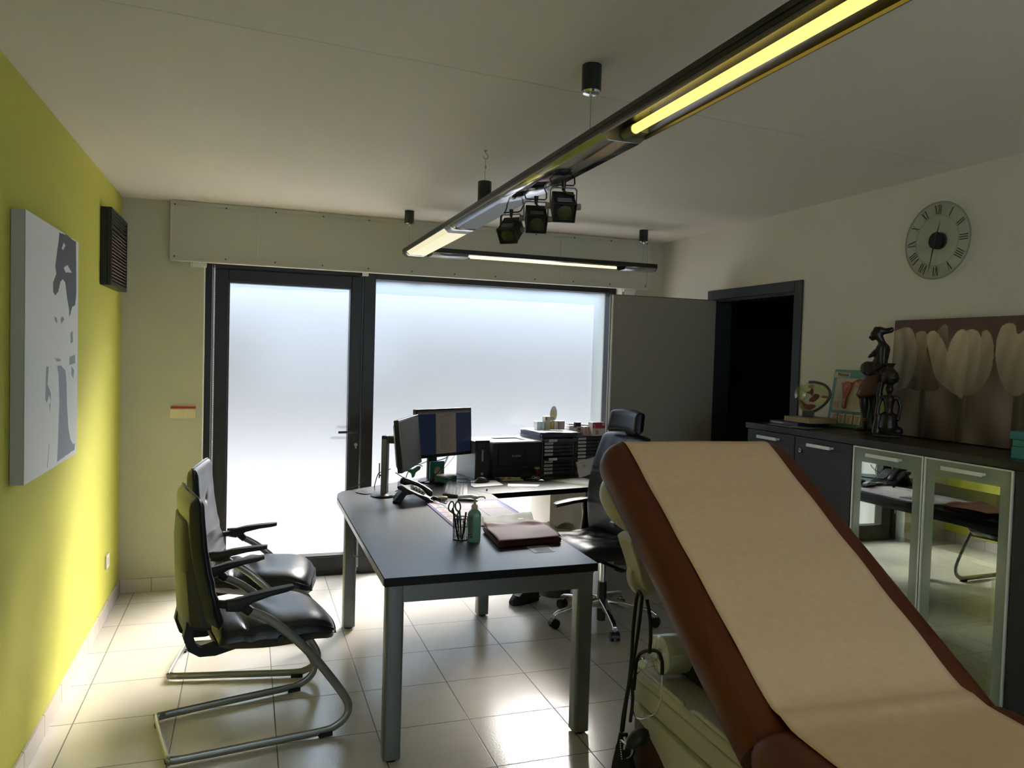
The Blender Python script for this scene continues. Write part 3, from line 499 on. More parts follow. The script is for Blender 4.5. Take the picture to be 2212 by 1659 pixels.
# ------------------------------------------------------------------ visitor chairs
def flat(w, t): return [(t/2, w/2), (-t/2, w/2), (-t/2, -w/2), (t/2, -w/2)]
def oval(w, t, n=10): return [(t/2*math.cos(2*math.pi*i/n), w/2*math.sin(2*math.pi*i/n)) for i in range(n)]
def make_visitor(label):
    t = thing('visitor_chair', label, 'chair', group='black leather visitor chairs by the lime wall')
    # frame: one continuous bent tube
    def side(s):
        p = [(0.0, 0.20*s, 0.026), (0.03, 0.205*s, 0.022), (0.30, 0.222*s, 0.022), (0.56, 0.236*s, 0.022), (0.625, 0.239*s, 0.032), (0.668, 0.241*s, 0.062), (0.680, 0.242*s, 0.105), (0.660, 0.243*s, 0.155), (0.60, 0.244*s, 0.245), (0.52, 0.245*s, 0.352), (0.43, 0.245*s, 0.452), (0.34, 0.245*s, 0.530), (0.255, 0.245*s, 0.578)]
        return spline([Vector(q) for q in p], 5)
    b = MB()
    for s in (-1, 1): b.sweep(side(s), oval(0.034, 0.017, 12), up=Vector((0, 1, 0)) if False else Vector((0.0, 0.999*s*0+1, 0)).cross(Vector((1, 0, 0)))*-1 if False else Vector((0, 0, 1)))
    b = MB()
    for s in (-1, 1):
        pts = side(s); rings = []
        for i, p in enumerate(pts):
            tg_ = (pts[min(i+1, len(pts)-1)]-pts[max(i-1, 0)]).normalized(); sd_ = Vector((0, 1, 0)); n_ = tg_.cross(sd_).normalized()
            rings.append([p+sd_*a*0.5+n_*c for a, c in oval(0.034, 0.032, 12)])
        b.loft(rings)
    cb = spline([Vector(q) for q in ((0.03, -0.205, 0.022), (0.004, -0.195, 0.022), (-0.006, -0.17, 0.022), (-0.006, 0.17, 0.022), (0.004, 0.195, 0.022), (0.03, 0.205, 0.022))], 4)
    b.sweep(cb, [(x, z) for x, z in oval(0.034, 0.017, 12)]); b.obj('sled_frame', STEEL, t, smooth=50)
    b = MB(); b.tube([(0.40, -0.235, 0.435), (0.40, 0.235, 0.435)], 0.011, 10).tube([(0.52, -0.235, 0.345), (0.53, 0, 0.35), (0.52, 0.235, 0.345)], 0.009, 10); b.obj('cross_bar', BLP, t, smooth=50)
    for s in (-1, 1):
        b = MB(); b.box((0.585, 0.238*s, 0.008), (0.055, 0.024, 0.018)); b.obj('glide', RUB, t, bevel=0.002)
    for s in (-1, 1): b = MB(); b.box((-0.004, 0.16*s, 0.004), (0.02, 0.03, 0.01)); b.obj('rear_glide', RUB, t)
    # seat cushion
    def seat(u, v, topside):
        x = 0.17+0.475*u; w = 0.225*(0.90+0.10*math.sin(min(u*2.2, 1.57)))*(1-0.30*max(0, (u-0.78)/0.22)**4); y = (v*2-1)
        ex = 1-abs(y)**8; z = 0.496+0.012*math.sin(u*3.1)-0.050*max(0, (u-0.72)/0.28)**2-0.03*abs(y)**5
        z += 0.006*math.sin(y*5+u*20)*math.exp(-((u-0.3)/0.22)**2)*(1-abs(y))+0.0045*math.sin(u*34+y*4)*math.exp(-((u-0.28)/0.18)**2)-0.010*math.exp(-((u-0.2-0.04*y*y)/0.02)**2)
        z -= 0.020*max(0, 1-u/0.08)**2
        bot = 0.415-0.022*math.sin(u*3.1)-0.012*max(0, 1-abs(y))-0.040*max(0, (u-0.72)/0.28)**2
        edge = min(1, (1-abs(y))*14, (1-u)*12+0.0001, u*14+0.0001); mid = (z+bot)/2
        zz = (mid+(z-mid)*math.sqrt(max(0, 1-(1-edge)**2))) if topside else (mid-(mid-bot)*math.sqrt(max(0, 1-(1-edge)**2)))
        return (x+0.012*(1-abs(y)**2)*u, y*w, zz)
    b = MB(); b.grid(44, 36, lambda u, v: seat(u, v, True)); b.grid(20, 16, lambda u, v: seat(u, v, False)); b.obj('seat', LEATHC, t, smooth=True)
    b = MB(); b.tube([Vector(seat(u/24, 0.012, True))+Vector((0, -0.002, 0)) for u in range(0, 25)], 0.003, 6); b.tube([Vector(seat(0.985, v/24, True))+Vector((0.002, 0, 0)) for v in range(0, 25)], 0.003, 6); b.obj('seat_piping', LEATH, t, smooth=True)
    # backrest: leather pad, with a hard shell behind it
    def cx(h): return 0.165-0.075*h-0.018*math.sin(h*3.1)
    def back(u, v, front):
        h = v; y = (u*2-1); w = 0.222-0.022*h; c = cx(h)-0.018*(1-y*y)*0.6
        th = 0.056*(1-0.2*h); edge = min(1, (1-abs(y))*9, (1-h)*9+0.0001, h*9+0.0001); k = math.sqrt(max(0, 1-(1-edge)**2))
        d = th*k*0.62
        if front:
            d += 0.006*math.cos(math.pi*y)*0.5; d -= 0.026*math.exp(-((y)**2/0.012+(h-0.66)**2/0.0022)); d += 0.004*math.cos(h*26)*math.exp(-((h-0.66)/0.16)**2)*math.exp(-(y/0.7)**2); d += 0.003*math.sin(h*40)*math.exp(-((h-0.25)/0.16)**2)
        return (c+(d if front else -d), y*w, 0.505+0.505*h)
    b = MB(); b.grid(36, 48, lambda u, v: back(u, v, True)); b.grid(20, 24, lambda u, v: back(u, v, False)); b.obj('backrest', LEATHC, t, smooth=True)
    b = MB(); b.tube([Vector(back(u/20, 0.995, True)) for u in range(21)], 0.003, 6); b.tube([Vector(back(0.004, v/20, True)) for v in range(21)], 0.003, 6); b.tube([Vector(back(0.996, v/20, True)) for v in range(21)], 0.003, 6); b.obj('backrest_piping', LEATH, t, smooth=True)
    b = MB(); ring = []
    for h, w, xo in ((0.0, 0.15, 0.066), (0.04, 0.175, 0.055), (0.2, 0.18, 0.050), (0.45, 0.172, 0.044), (0.68, 0.16, 0.040), (0.84, 0.15, 0.046), (0.87, 0.14, 0.062)):
        x = cx(h)-0.015; z = 0.485+0.505*h; q = lambda f: x+(xo-x)*f
        ring.append([(x, -w-0.01, z), (q(0.35), -w-0.006, z), (q(0.8), -w*0.86, z), (q(1.0), -w*0.5, z), (q(1.0), w*0.5, z), (q(0.8), w*0.86, z), (q(0.35), w+0.006, z), (x, w+0.01, z)])
    b.loft([[Vector(p) for p in r_] for r_ in ring]); b.obj('back_shell', mat('shell_plastic', (0.032, 0.032, 0.028), 0.55), t, bevel=0.004)
    b = MB(); pl = [(0.062, 0.52), (0.050, 0.46), (0.068, 0.405), (0.11, 0.375), (0.17, 0.37), (0.30, 0.395), (0.36, 0.41), (0.36, 0.43), (0.30, 0.425), (0.20, 0.425), (0.15, 0.415), (0.12, 0.408), (0.098, 0.425), (0.086, 0.465), (0.095, 0.52)]
    for y0 in (-0.135, 0.095): b.prism(pl, (0, y0, 0), (1, 0, 0), (0, 0, 1), (0, 1, 0), 0.04)
    b.bx(0.17, 0.33, -0.12, 0.12, 0.40, 0.425).bx(0.06, 0.09, -0.11, 0.11, 0.46, 0.50); b.obj('seat_bracket', BLM, t, bevel=0.004)
    for s in (-1, 1):
        b = MB(); rr = []
        for x, z, w, h in ((0.185, 0.612, 0.026, 0.044), (0.23, 0.613, 0.042, 0.052), (0.28, 0.624, 0.050, 0.032), (0.35, 0.632, 0.052, 0.022), (0.41, 0.637, 0.046, 0.020), (0.438, 0.639, 0.036, 0.016)):
            rr.append([Vector((x, 0.247*s+a, z-h/2+0.012+c)) for a, c in rrect(w, h, min(w, h)*0.35)])
        b.loft(rr); b.tube([(0.165, 0.21*s, 0.60), (0.20, 0.235*s, 0.60)], 0.016, 10).tube([(0.235, 0.246*s, 0.60), (0.275, 0.246*s, 0.566)], 0.019, 10)
        b.obj('armrest', BLM, t, smooth=45)
    return t
vc = make_visitor('nearer of the two black leather visitor chairs, its back and armrest closest to the camera')
vc.location = (0.465, -2.11, 0); vc.rotation_euler = (0, 0, R(12))
vd = copy_tree(vc); vd.location = (0.458, -1.29, 0); vd.rotation_euler = (0, 0, R(-7)); vd['label'] = 'farther black leather visitor chair, buttoned backrest against the glazed door'

# ------------------------------------------------------------------ office chair
oc = thing('office_chair', 'black leather swivel office chair with headrest and chrome star base behind the desk', 'chair', (2.80, -1.25, 0), R(191))
def cush(mb, prof, n=24): return mb
b = MB()
for k in range(5):
    a = R(-5+72*k+0); d = Vector((math.cos(a), math.sin(a), 0)); s_ = Vector((-d.y, d.x, 0))
    arm = []
    for q, z, w, h in ((0.03, 0.125, 0.05, 0.05), (0.10, 0.122, 0.044, 0.034), (0.20, 0.108, 0.034, 0.026), (0.30, 0.088, 0.028, 0.022), (0.325, 0.070, 0.026, 0.024)):
        arm.append([d*q+s_*x+Vector((0, 0, z+y)) for x, y in rrect(w, h, 0.008)])
    bb_ = MB(); bb_.loft(arm); bb_.cyl(d*0.322+Vector((0, 0, 0.08)), d*0.322+Vector((0, 0, 0.05)), 0.011, n=12); st = bb_.obj('base_arm', CHROME, oc, smooth=40)
    cs = MB(); p = d*0.322+s_*0.0
    for e in (-1, 1): cs.cyl(p+s_*e*0.008+Vector((0, 0, 0.027)), p+s_*e*0.026+Vector((0, 0, 0.027)), 0.027, 0.0255, 22)
    cs.cyl(p-s_*0.01+Vector((0, 0, 0.027)), p+s_*0.01+Vector((0, 0, 0.027)), 0.012); hood = [(0.030*math.cos(R(x)), 0.030*math.sin(R(x))) for x in range(0, 181, 15)]
    cs.sweep([p+d*x+Vector((0, 0, 0.027+y)) for x, y in hood], [(0.002, 0.02), (-0.001, 0.02), (-0.001, -0.02), (0.002, -0.02)], up=s_); cs.obj('caster', BLP, oc, smooth=35)
MB().lathe([(0.001, 0.09), (0.034, 0.09), (0.040, 0.105), (0.040, 0.14), (0.034, 0.150), (0.001, 0.15)], n=28).obj('base_hub', CHROME, oc, smooth=40)
MB().lathe([(0.001, 0.012), (0.026, 0.012), (0.028, 0.09), (0.001, 0.09)], n=24).obj('lower_cylinder', BLP, oc, smooth=40)
MB().lathe([(0.001, 0.15), (0.029, 0.15), (0.027, 0.245), (0.001, 0.245)], n=24).obj('gas_lift_sleeve', BLP, oc, smooth=40)
MB().lathe([(0.001, 0.245), (0.0185, 0.245), (0.0185, 0.40), (0.001, 0.40)], n=24).obj('gas_lift_rod', CHROME, oc, smooth=40)
b = MB(); b.box((0.0, 0, 0.41), (0.28, 0.18, 0.045)).box((0.08, 0.17, 0.395), (0.035, 0.20, 0.008)).box((0.08, -0.17, 0.395), (0.035, 0.16, 0.008)).box((0.08, 0.28, 0.392), (0.06, 0.06, 0.008)); b.obj('mechanism', BLM, oc, bevel=0.006)
def ocseat(u, v, topside):
    x = -0.16+0.50*u; y = v*2-1; w = 0.255*(1-0.12*(u*2-1)**4)
    z = 0.525+0.006*math.cos(u*6.2)-0.05*max(0, (u-0.70)/0.3)**2+0.012*abs(y)**2-0.035*abs(y)**6
    z += 0.006*math.sin(u*30+y*6)*math.exp(-((u-0.3)/0.25)**2)*(0.4+0.6*(1-abs(y)))+0.004*math.sin(y*17+u*9)*math.exp(-((u-0.35)/0.3)**2)
    bot = 0.435; edge = min(1, (1-abs(y))*6, (1-u)*6+0.0001, u*6+0.0001); mid = (z+bot)/2; k = math.sqrt(max(0, 1-(1-edge)**2))
    return (x, y*w, mid+(z-mid)*k if topside else mid-(mid-bot)*k)
b = MB(); b.grid(40, 36, lambda u, v: ocseat(u, v, True)); b.grid(20, 18, lambda u, v: ocseat(u, v, False)); b.obj('seat', LEATH, oc, smooth=True)
def ocback(u, v, front):
    h = v; y = u*2-1; w = 0.235-0.02*h+0.015*math.sin(h*3.1); c = -0.075-0.08*h+0.05*math.sin(h*3.1)-0.02*(1-y*y)
    edge = min(1, (1-abs(y))*7, (1-h)*12+0.0001, h*10+0.0001); k = math.sqrt(max(0, 1-(1-edge)**2)); d = 0.034*k
    if front: d += 0.0006*math.sin(y*15+h*3)*math.exp(-((h-0.85)/0.15)**2)-0.004*math.exp(-((h-0.63)/0.008)**2)-0.004*math.exp(-((h-0.33)/0.008)**2)
    return (c+(d if front else -d), y*w, 0.50+0.635*h-0.014*y**4*h)
b = MB(); b.grid(40, 60, lambda u, v: ocback(u, v, True)); b.grid(20, 30, lambda u, v: ocback(u, v, False)); b.obj('backrest', LEATH, oc, smooth=True)
def ochead(u, v, front):
    h = v; y = u*2-1; w = 0.150-0.012*h; c = -0.125-0.022*h-0.02*(1-y*y); edge = min(1, (1-abs(y))*6, (1-h)*4+0.0001, h*4+0.0001); k = math.sqrt(max(0, 1-(1-edge)**2)); d = 0.036*k
    return (c+(d if front else -d), y*w, 1.148+0.135*h-0.012*y*y)
b = MB(); b.grid(28, 20, lambda u, v: ochead(u, v, True)); b.grid(16, 12, lambda u, v: ochead(u, v, False)); b.obj('headrest', LEATH, oc, smooth=True)
b = MB(); b.box((-0.175, 0, 1.12), (0.02, 0.08, 0.14)).box((-0.145, 0, 0.70), (0.02, 0.07, 0.55)).box((-0.12, 0, 0.43), (0.12, 0.08, 0.03)); b.obj('back_support', BLP, oc, bevel=0.005)
for s in (-1, 1):
    b = MB(); rr = []
    for x, z, w in ((-0.13, 0.685, 0.05), (-0.05, 0.688, 0.075), (0.05, 0.683, 0.08), (0.14, 0.672, 0.075), (0.17, 0.664, 0.05)): rr.append([Vector((x, 0.29*s+a, z+c)) for a, c in rrect(w, 0.022, 0.009)])
    b.loft(rr); b.obj('armrest', BLP, oc, smooth=45)
    b = MB(); b.sweep([(-0.08, 0.29*s, 0.675), (-0.085, 0.29*s, 0.60), (-0.07, 0.285*s, 0.50), (-0.03, 0.25*s, 0.43), (0, 0.12*s, 0.41)], rrect(0.07, 0.022, 0.008), up=Vector((0.05, s*1, 0.2))); b.obj('arm_post', BLP, oc, smooth=45)
    b = MB(); b.tube([(0.045-0.08, 0.291*s, 0.66), (-0.048, 0.291*s, 0.60), (-0.033, 0.286*s, 0.50), (0.0, 0.262*s, 0.445)], 0.004, 6, smooth=4); b.obj('chrome_strip', ALUB, oc)

# ------------------------------------------------------------------ sideboard along the right wall
CX, CT = 3.45, 1.25
def CBX(name, label, y0, y1, glass=False, lock=False):
    t = thing(name, label, 'cabinet', (RW, (y0+y1)/2, 0), group='storage cabinets along the right wall')
    def L_(mb, nm, m, par=None, **k): o = mb.obj(nm, m, par or t, **k); 
    def ob(mb, nm, m, par=None, **k):
        o = mb.obj(nm, m, par or t, **k)
        if (par or t) is t: o.matrix_parent_inverse = Matrix.Translation((-RW, -(y0+y1)/2, 0))
        return o
    b = MB(); b.bx(CX+0.022, RW-0.002, y0+0.001, y0+0.019, 0.06, CT-0.032).bx(CX+0.022, RW-0.002, y1-0.019, y1-0.001, 0.06, CT-0.032).bx(RW-0.012, RW-0.002, y0+0.019, y1-0.019, 0.06, CT-0.032).bx(CX+0.022, RW-0.012, y0+0.019, y1-0.019, 0.06, 0.08).bx(CX+0.022, RW-0.012, y0+0.019, y1-0.019, CT-0.05, CT-0.032)
    if glass:
        for z in (0.45, 0.82): b.bx(CX+0.04, RW-0.012, y0+0.019, y1-0.019, z, z+0.018)
    b.bx(CX+0.05, RW-0.03, y0+0.001, y1-0.001, 0, 0.06)
    ob(b, 'cabinet_body', CABW)
    if glass:
        b = MB(); w = 0.007; z0, z1 = 0.065, CT-0.036; Y0, Y1 = y0+0.002, y1-0.002
        b.bx(CX, CX+0.02, Y0, Y0+w, z0, z1).bx(CX, CX+0.02, Y1-w, Y1, z0, z1).bx(CX, CX+0.02, Y0+w, Y1-w, z0, z0+w).bx(CX, CX+0.02, Y0+w, Y1-w, z1-w, z1); d = ob(b, 'door_frame', ALUB, bevel=0.001)
        b = MB(); q = 0.052; qt = 0.070; b.bx(CX+0.006, CX+0.009, Y0+w, Y0+q, z0+w, z1-w).bx(CX+0.006, CX+0.009, Y1-q, Y1-w, z0+w, z1-w).bx(CX+0.006, CX+0.009, Y0+q, Y1-q, z0+w, z0+qt).bx(CX+0.006, CX+0.009, Y0+q, Y1-q, z1-qt, z1-w); ob(b, 'frosted_border', GLB)
        b = MB(); b.bx(CX+0.006, CX+0.009, Y0+q, Y1-q, z0+qt, z1-qt); ob(b, 'door_glass', GLC)
    else:
        b = MB(); b.bx(CX, CX+0.02, y0+0.0015, y1-0.0015, 0.065, CT-0.036); d = ob(b, 'cabinet_door', CABW, bevel=0.001)
    b = MB(); ym = (y0+y1)/2-0.0; zh = CT-0.068; hw = 0.082 if not glass else 0.092
    b.box((CX-0.026, ym, zh), (0.008, 2*hw, 0.016)); 
    for s in (-1, 1): b.box((CX-0.012, ym+s*(hw-0.008), zh), (0.024, 0.008, 0.010))
    b.obj('handle', ALUB, d, bevel=0.001)
    if lock:
        b = MB(); b.cyl((CX-0.006, y1-0.045, CT-0.105), (CX, y1-0.045, CT-0.105), 0.011, n=20); b.obj('lock', CHROME, d, smooth=40)
        MB().box((CX-0.0065, y1-0.045, CT-0.105), (0.001, 0.012, 0.003)).obj('key_slot', INK, d)
    return t
GLB = mat('frosted_band', (0.28, 0.33, 0.25), 0.22, coat=0.3, spec=0.6); GLC = glossy_glass('clear_cabinet_glass', (0.62, 0.68, 0.60), 0.30)
CBX('storage_cabinet', 'dark wood cabinet next to the open doorway, no lock on its door', -2.118, -1.72)
CBX('storage_cabinet', 'dark wood cabinet with a round lock, between the plain door and the glass doors', -2.520, -2.120, lock=True)
CBX('storage_cabinet', 'glass-fronted cabinet beside the locked dark cabinet', -2.922, -2.522, glass=True)
CBX('storage_cabinet', 'glass-fronted cabinet with the longer handle, nearest the camera', -3.324, -2.924, glass=True)
b = MB(); b.bx(CX+0.005, RW-0.002, -4.14, -3.33, 0.02, CT-0.034); o = b.obj('storage_cabinet', CABW, bevel=0.002); tag(o, 'plain dark wooden cabinet end at the right edge of the picture', 'cabinet', 'storage cabinets along the right wall')
b = MB(); b.bx(CX-0.008, RW-0.001, -3.53, -1.708, CT-0.032, CT).bx(CX-0.008, RW-0.001, -4.15, -3.532, CT-0.032, CT); tag(b.obj('worktop', CABT, bevel=0.0015), 'long dark wooden worktop over the cabinets, figures and pictures standing on it', 'worktop')

# tulip canvas leaning on the wall
def tulip_art():
    T = dict(bk=[(0.23, 0.894), (0.266, 0.956), (0.286, 0.903), (0.285, 0.756), (0.25, 0.83)], t1c=[(0.183, 0.735), (0.213, 0.595), (0.263, 0.427), (0.193, 0.388), (0.117, 0.402), (0.099, 0.434), (0.134, 0.547), (0.165, 0.635)],
        t1b=[(0.12, 0.887), (0.151, 0.903), (0.178, 0.88), (0.185, 0.756), (0.16, 0.593), (0.128, 0.503), (0.137, 0.68), (0.126, 0.789)], t1=[(0.0, 0.91), (0.03, 0.926), (0.074, 0.94), (0.106, 0.899), (0.126, 0.8), (0.136, 0.701), (0.126, 0.568), (0.096, 0.434), (0.062, 0.396), (0.0, 0.405)],
        st1=[(0.166, 0.386), (0.193, 0.388), (0.201, -0.02), (0.171, -0.02)], st2=[(0.357, 0.373), (0.394, 0.368), (0.386, -0.02), (0.356, -0.02)],
        t2r=[(0.445, 0.885), (0.464, 0.899), (0.487, 0.853), (0.502, 0.756), (0.5, 0.607), (0.476, 0.487), (0.433, 0.404), (0.393, 0.373), (0.40, 0.481), (0.43, 0.685)], t2l=[(0.184, 0.88), (0.21, 0.906), (0.244, 0.862), (0.285, 0.745), (0.342, 0.476), (0.357, 0.373), (0.295, 0.43), (0.241, 0.51), (0.204, 0.68), (0.179, 0.842)],
        t2d=[(0.369, 0.894), (0.401, 0.908), (0.431, 0.876), (0.445, 0.795), (0.439, 0.584), (0.415, 0.432), (0.387, 0.377), (0.375, 0.478)], t2c=[(0.285, 0.68), (0.300, 0.80), (0.325, 0.88), (0.35, 0.91), (0.369, 0.894), (0.385, 0.837), (0.385, 0.582), (0.38, 0.375), (0.357, 0.368), (0.32, 0.50)],
        t3=[(0.51, 0.82), (0.525, 0.91), (0.545, 0.943), (0.57, 0.945), (0.585, 0.927), (0.60, 0.86), (0.65, 0.92), (0.68, 0.80), (0.69, 0.60), (0.64, 0.43), (0.60, 0.40), (0.56, 0.455), (0.528, 0.57), (0.511, 0.70)], t4=[(0.72, 0.85), (0.76, 0.92), (0.80, 0.86), (0.84, 0.92), (0.88, 0.85), (0.90, 0.6), (0.85, 0.42), (0.80, 0.38), (0.75, 0.42), (0.71, 0.6)], st3=[(0.60, 0.40), (0.63, 0.40), (0.63, -0.02), (0.60, -0.02)])
    col = dict(bk=(140, 120, 98), t1=(168, 148, 122), t1b=(150, 130, 106), t1c=(122, 100, 80), st1=(96, 78, 60), t2l=(178, 158, 132), t2c=(188, 168, 142), t2d=(176, 156, 130), t2r=(158, 138, 114), st2=(112, 94, 74), t3=(176, 156, 130), t4=(170, 150, 124), st3=(104, 86, 66))
    T = {k: smpoly(p, 4) for k, p in T.items()}; B = {k: _bb(p) for k, p in T.items()}; order = ['bk', 't1c', 'st1', 't1b', 't1', 'st3', 't3', 't4', 'st2', 't2r', 't2l', 't2d', 't2c']
    def fn(u, v):
        g = 92+30*math.sin(u*19+v*2.2)*math.sin(v*7+u*3+1)*(0.5+0.5*(1-v))+14*math.sin(u*43+2)*(1-v); c = (g+12, g-6, g-22)
        if v > 0.80: k = min(1, (v-0.80)/0.1); c = tuple(a*(1-k)+b_*k for a, b_ in zip(c, (98, 72, 62)))
        for n in reversed(order):
            b_ = B[n]
            if b_[0] <= u <= b_[1] and b_[2] <= v <= b_[3] and inp((u, v), T[n]):
                d = pdist((u*1.95, v), T[n]); h = (v-b_[2])/(b_[3]-b_[2]); e = min(1, d/0.05); base = col[n]
                s = 0.52+0.42*h+0.20*e+0.035*math.sin(u*95+5*math.sin(v*4)+h*3)+0.02*math.sin(u*41+1); 
                if n.startswith('st'): s = 0.62+0.5*abs((u-b_[0])/(b_[1]-b_[0])-0.3)+0.25*(1-v)*0
                return tuple(min(255, q*s) for q in base)
        return c
    return fn
tc_ = thing('tulip_canvas', 'wide sepia canvas print of tulips leaning on the wall behind the wooden figures', 'picture', (RW, -2.92, CT+0.001)); tc_.rotation_euler = (0, R(2.0), 0)
MB().bx(-0.058, -0.028, -0.55, 0.55, 0.0, 0.565).obj('canvas_body', mat('canvas_sepia_edge', (0.16, 0.11, 0.08), 0.8), tc_, bevel=0.003)
picture('printed_tulips', (-0.0595, 0.548, 0.002), (0, -1.096, 0), (0, 0, 0.561), 330, 170, tulip_art(), tc_, 0.7)

# wall clock
ck = thing('wall_clock', 'round glass wall clock with roman numerals and black hub on the right wall', 'clock', (RW, -2.580, 2.189))
MB().cyl((-0.022, 0, 0), (-0.018, 0, 0), 0.182, n=64).obj('glass_dial', glossy_glass('clock_glass', (0.88, 0.90, 0.86), 0.06, 0.05), ck, smooth=40)
b = MB()
for r_, w in ((0.182, 0.0016), (0.176, 0.0008), (0.119, 0.0008)): b.tube([(-0.0228, r_*math.sin(2*math.pi*i/72), r_*math.cos(2*math.pi*i/72)) for i in range(73)], w, 5)
b.obj('dial_ring', mat('etched_ring', (0.18, 0.19, 0.16), 0.5), ck)
NUM = {12: 'XII', 1: 'I', 2: 'II', 3: 'III', 4: 'IIII', 5: 'V', 6: 'VI', 7: 'VII', 8: 'VIII', 9: 'IX', 10: 'X', 11: 'XI'}
b = MB()
for n, s in NUM.items():
    ws = {'I': 0.0105, 'V': 0.021, 'X': 0.021}; tot = sum(ws[c_] for c_ in s); x = -tot/2; A = -R(30*n)
    def stroke(x0, z0, x1, z1, w):
        # numeral frame: x to the right as seen from the room (towards -y), z outwards
        def m(px, pz): a_, b__ = px*math.cos(A)-pz*math.sin(A), px*math.sin(A)+pz*math.cos(A); return Vector((-0.0234, -a_, b__))
        p, q = Vector((x0, z0)), Vector((x1, z1)); d = (q-p).normalized(); nn = Vector((-d.y, d.x))*w/2
        vs = [m(*(p+nn)), m(*(q+nn)), m(*(q-nn)), m(*(p-nn))]; b.loft([vs, [v_+Vector((0.001, 0, 0)) for v_ in vs]])
    for c_ in s:
        w = ws[c_]; m_ = x+w/2
        if c_ == 'I': stroke(m_, 0.123, m_, 0.168, 0.0045)
        elif c_ == 'V': stroke(m_-0.007, 0.168, m_, 0.123, 0.0048); stroke(m_+0.007, 0.168, m_, 0.123, 0.0012)
        else: stroke(m_-0.007, 0.168, m_+0.007, 0.123, 0.0048); stroke(m_+0.007, 0.168, m_-0.007, 0.123, 0.0012)
        x += w
b.obj('numerals', INK, ck)
MB().cyl((0, 0, 0), (-0.032, 0, 0), 0.040, n=40).obj('clock_hub', BLM, ck, bevel=0.002)
def hand(name, ang, ln, back, w, xx):
    A = -R(ang); b = MB(); P_ = lambda px, pz: Vector((xx, -(px*math.cos(A)-pz*math.sin(A)), px*math.sin(A)+pz*math.cos(A)))
    vs = [P_(-w/2, -back), P_(-w*0.6, 0), P_(0, ln), P_(w*0.6, 0), P_(w/2, -back)]; b.loft([vs, [v_+Vector((0.0012, 0, 0)) for v_ in vs]]); b.obj(name, INK, ck)
hand('hour_hand', 16, 0.098, 0.035, 0.009, -0.0345); hand('minute_hand', 191, 0.158, 0.035, 0.009, -0.036)

# things standing on the worktop
DKW = mat('ebony_wood', (0.020, 0.014, 0.011), 0.32, var=0.3, vscale=30, bump=0.3, bscale=60); RDW = mat('brown_carved_wood', (0.075, 0.026, 0.011), 0.35, var=0.3, vscale=25)
def capsule(mb, p0, p1, r0, r1): mb.cyl(p0, p1, r0, r1, 14); mb.ball(p0, r0, 12); mb.ball(p1, r1, 12)
st = thing('wooden_figurine', 'tall dark carved wooden woman in a brown skirt standing by the tulip canvas', 'figurine', (3.69, -2.415, CT), R(42))
b = MB()   # faces the doorway (+y)
for a, c_, r0, r1 in (((0, 0.055, 0.03), (0, 0.058, 0.10), 0.013, 0.012), ((0, 0.058, 0.10), (0, 0.062, 0.155), 0.014, 0.022), ((0, 0.062, 0.155), (0, 0.066, 0.20), 0.022, 0.020), ((0, 0.055, 0.025), (0, 0.085, 0.022), 0.012, 0.009), ((0.02, 0.01, 0.02), (0.02, 0.02, 0.19), 0.014, 0.022), ((0.02, 0.01, 0.02), (0.02, 0.045, 0.018), 0.011, 0.008),
    ((0, 0.015, 0.30), (0, -0.004, 0.36), 0.042, 0.034), ((0, -0.004, 0.36), (0, -0.012, 0.42), 0.032, 0.034), ((0, -0.014, 0.425), (0, -0.004, 0.46), 0.024, 0.016), ((0, -0.004, 0.46), (0, 0.004, 0.475), 0.016, 0.018),
    ((0.0, 0.0, 0.295), (0.0, 0.05, 0.325), 0.04, 0.036), ((0.012, 0.02, 0.405), (0.012, 0.05, 0.382), 0.016, 0.006), ((-0.014, 0.015, 0.405), (-0.014, 0.046, 0.380), 0.016, 0.006),
    ((-0.035, -0.018, 0.425), (-0.042, -0.018, 0.345), 0.014, 0.012), ((-0.042, -0.018, 0.345), (-0.034, 0.045, 0.298), 0.012, 0.009), ((0.035, -0.018, 0.425), (0.042, -0.02, 0.345), 0.014, 0.012), ((0.042, -0.02, 0.345), (0.034, -0.03, 0.29), 0.012, 0.01), ((-0.034, -0.03, 0.30), (-0.03, -0.02, 0.31), 0.02, 0.02)):
    capsule(b, a, c_, r0, r1)
b.ball((0, 0.018, 0.492), (0.022, 0.030, 0.027)).ball((0, 0.040, 0.492), (0.007, 0.008, 0.006)).ball((0, 0.046, 0.480), (0.009, 0.010, 0.004)).ball((0, 0.045, 0.473), (0.008, 0.009, 0.004)).ball((0, 0.036, 0.466), (0.009, 0.008, 0.006)).ball((0, 0.034, 0.50), (0.014, 0.008, 0.004))
b.ball((0, 0.008, 0.510), (0.022, 0.030, 0.022)); capsule(b, (0, -0.01, 0.507), (0, -0.040, 0.513), 0.016, 0.014); b.ball((0, 0.022, 0.525), (0.012, 0.012, 0.006)); b.ball((0, -0.046, 0.515), (0.014, 0.012, 0.015))
b.obj('figure_body', DKW, st, remesh=0.0035)
b = MB(); rings = []
for z, cy_, ry, rx in ((0.185, 0.030, 0.052, 0.036), (0.20, 0.040, 0.060, 0.040), (0.225, 0.034, 0.058, 0.042), (0.26, 0.020, 0.054, 0.042), (0.30, 0.004, 0.046, 0.040), (0.318, -0.006, 0.030, 0.032)):
    rings.append([Vector((rx*math.cos(2*math.pi*i/24), cy_+ry*math.sin(2*math.pi*i/24), z-0.012*math.sin(2*math.pi*i/24)*(0 if z > 0.25 else 1))) for i in range(24)])
b.loft(rings); b.obj('skirt', RDW, st, smooth=True)
b = MB()
for k in range(3): b.tube([(0.0145*math.cos(a/2), 0.057+0.0145*math.sin(a/2), 0.066+k*0.006) for a in range(14)], 0.002, 6)
b.obj('anklet', mat('pale_wood', (0.25, 0.14, 0.08), 0.5), st)
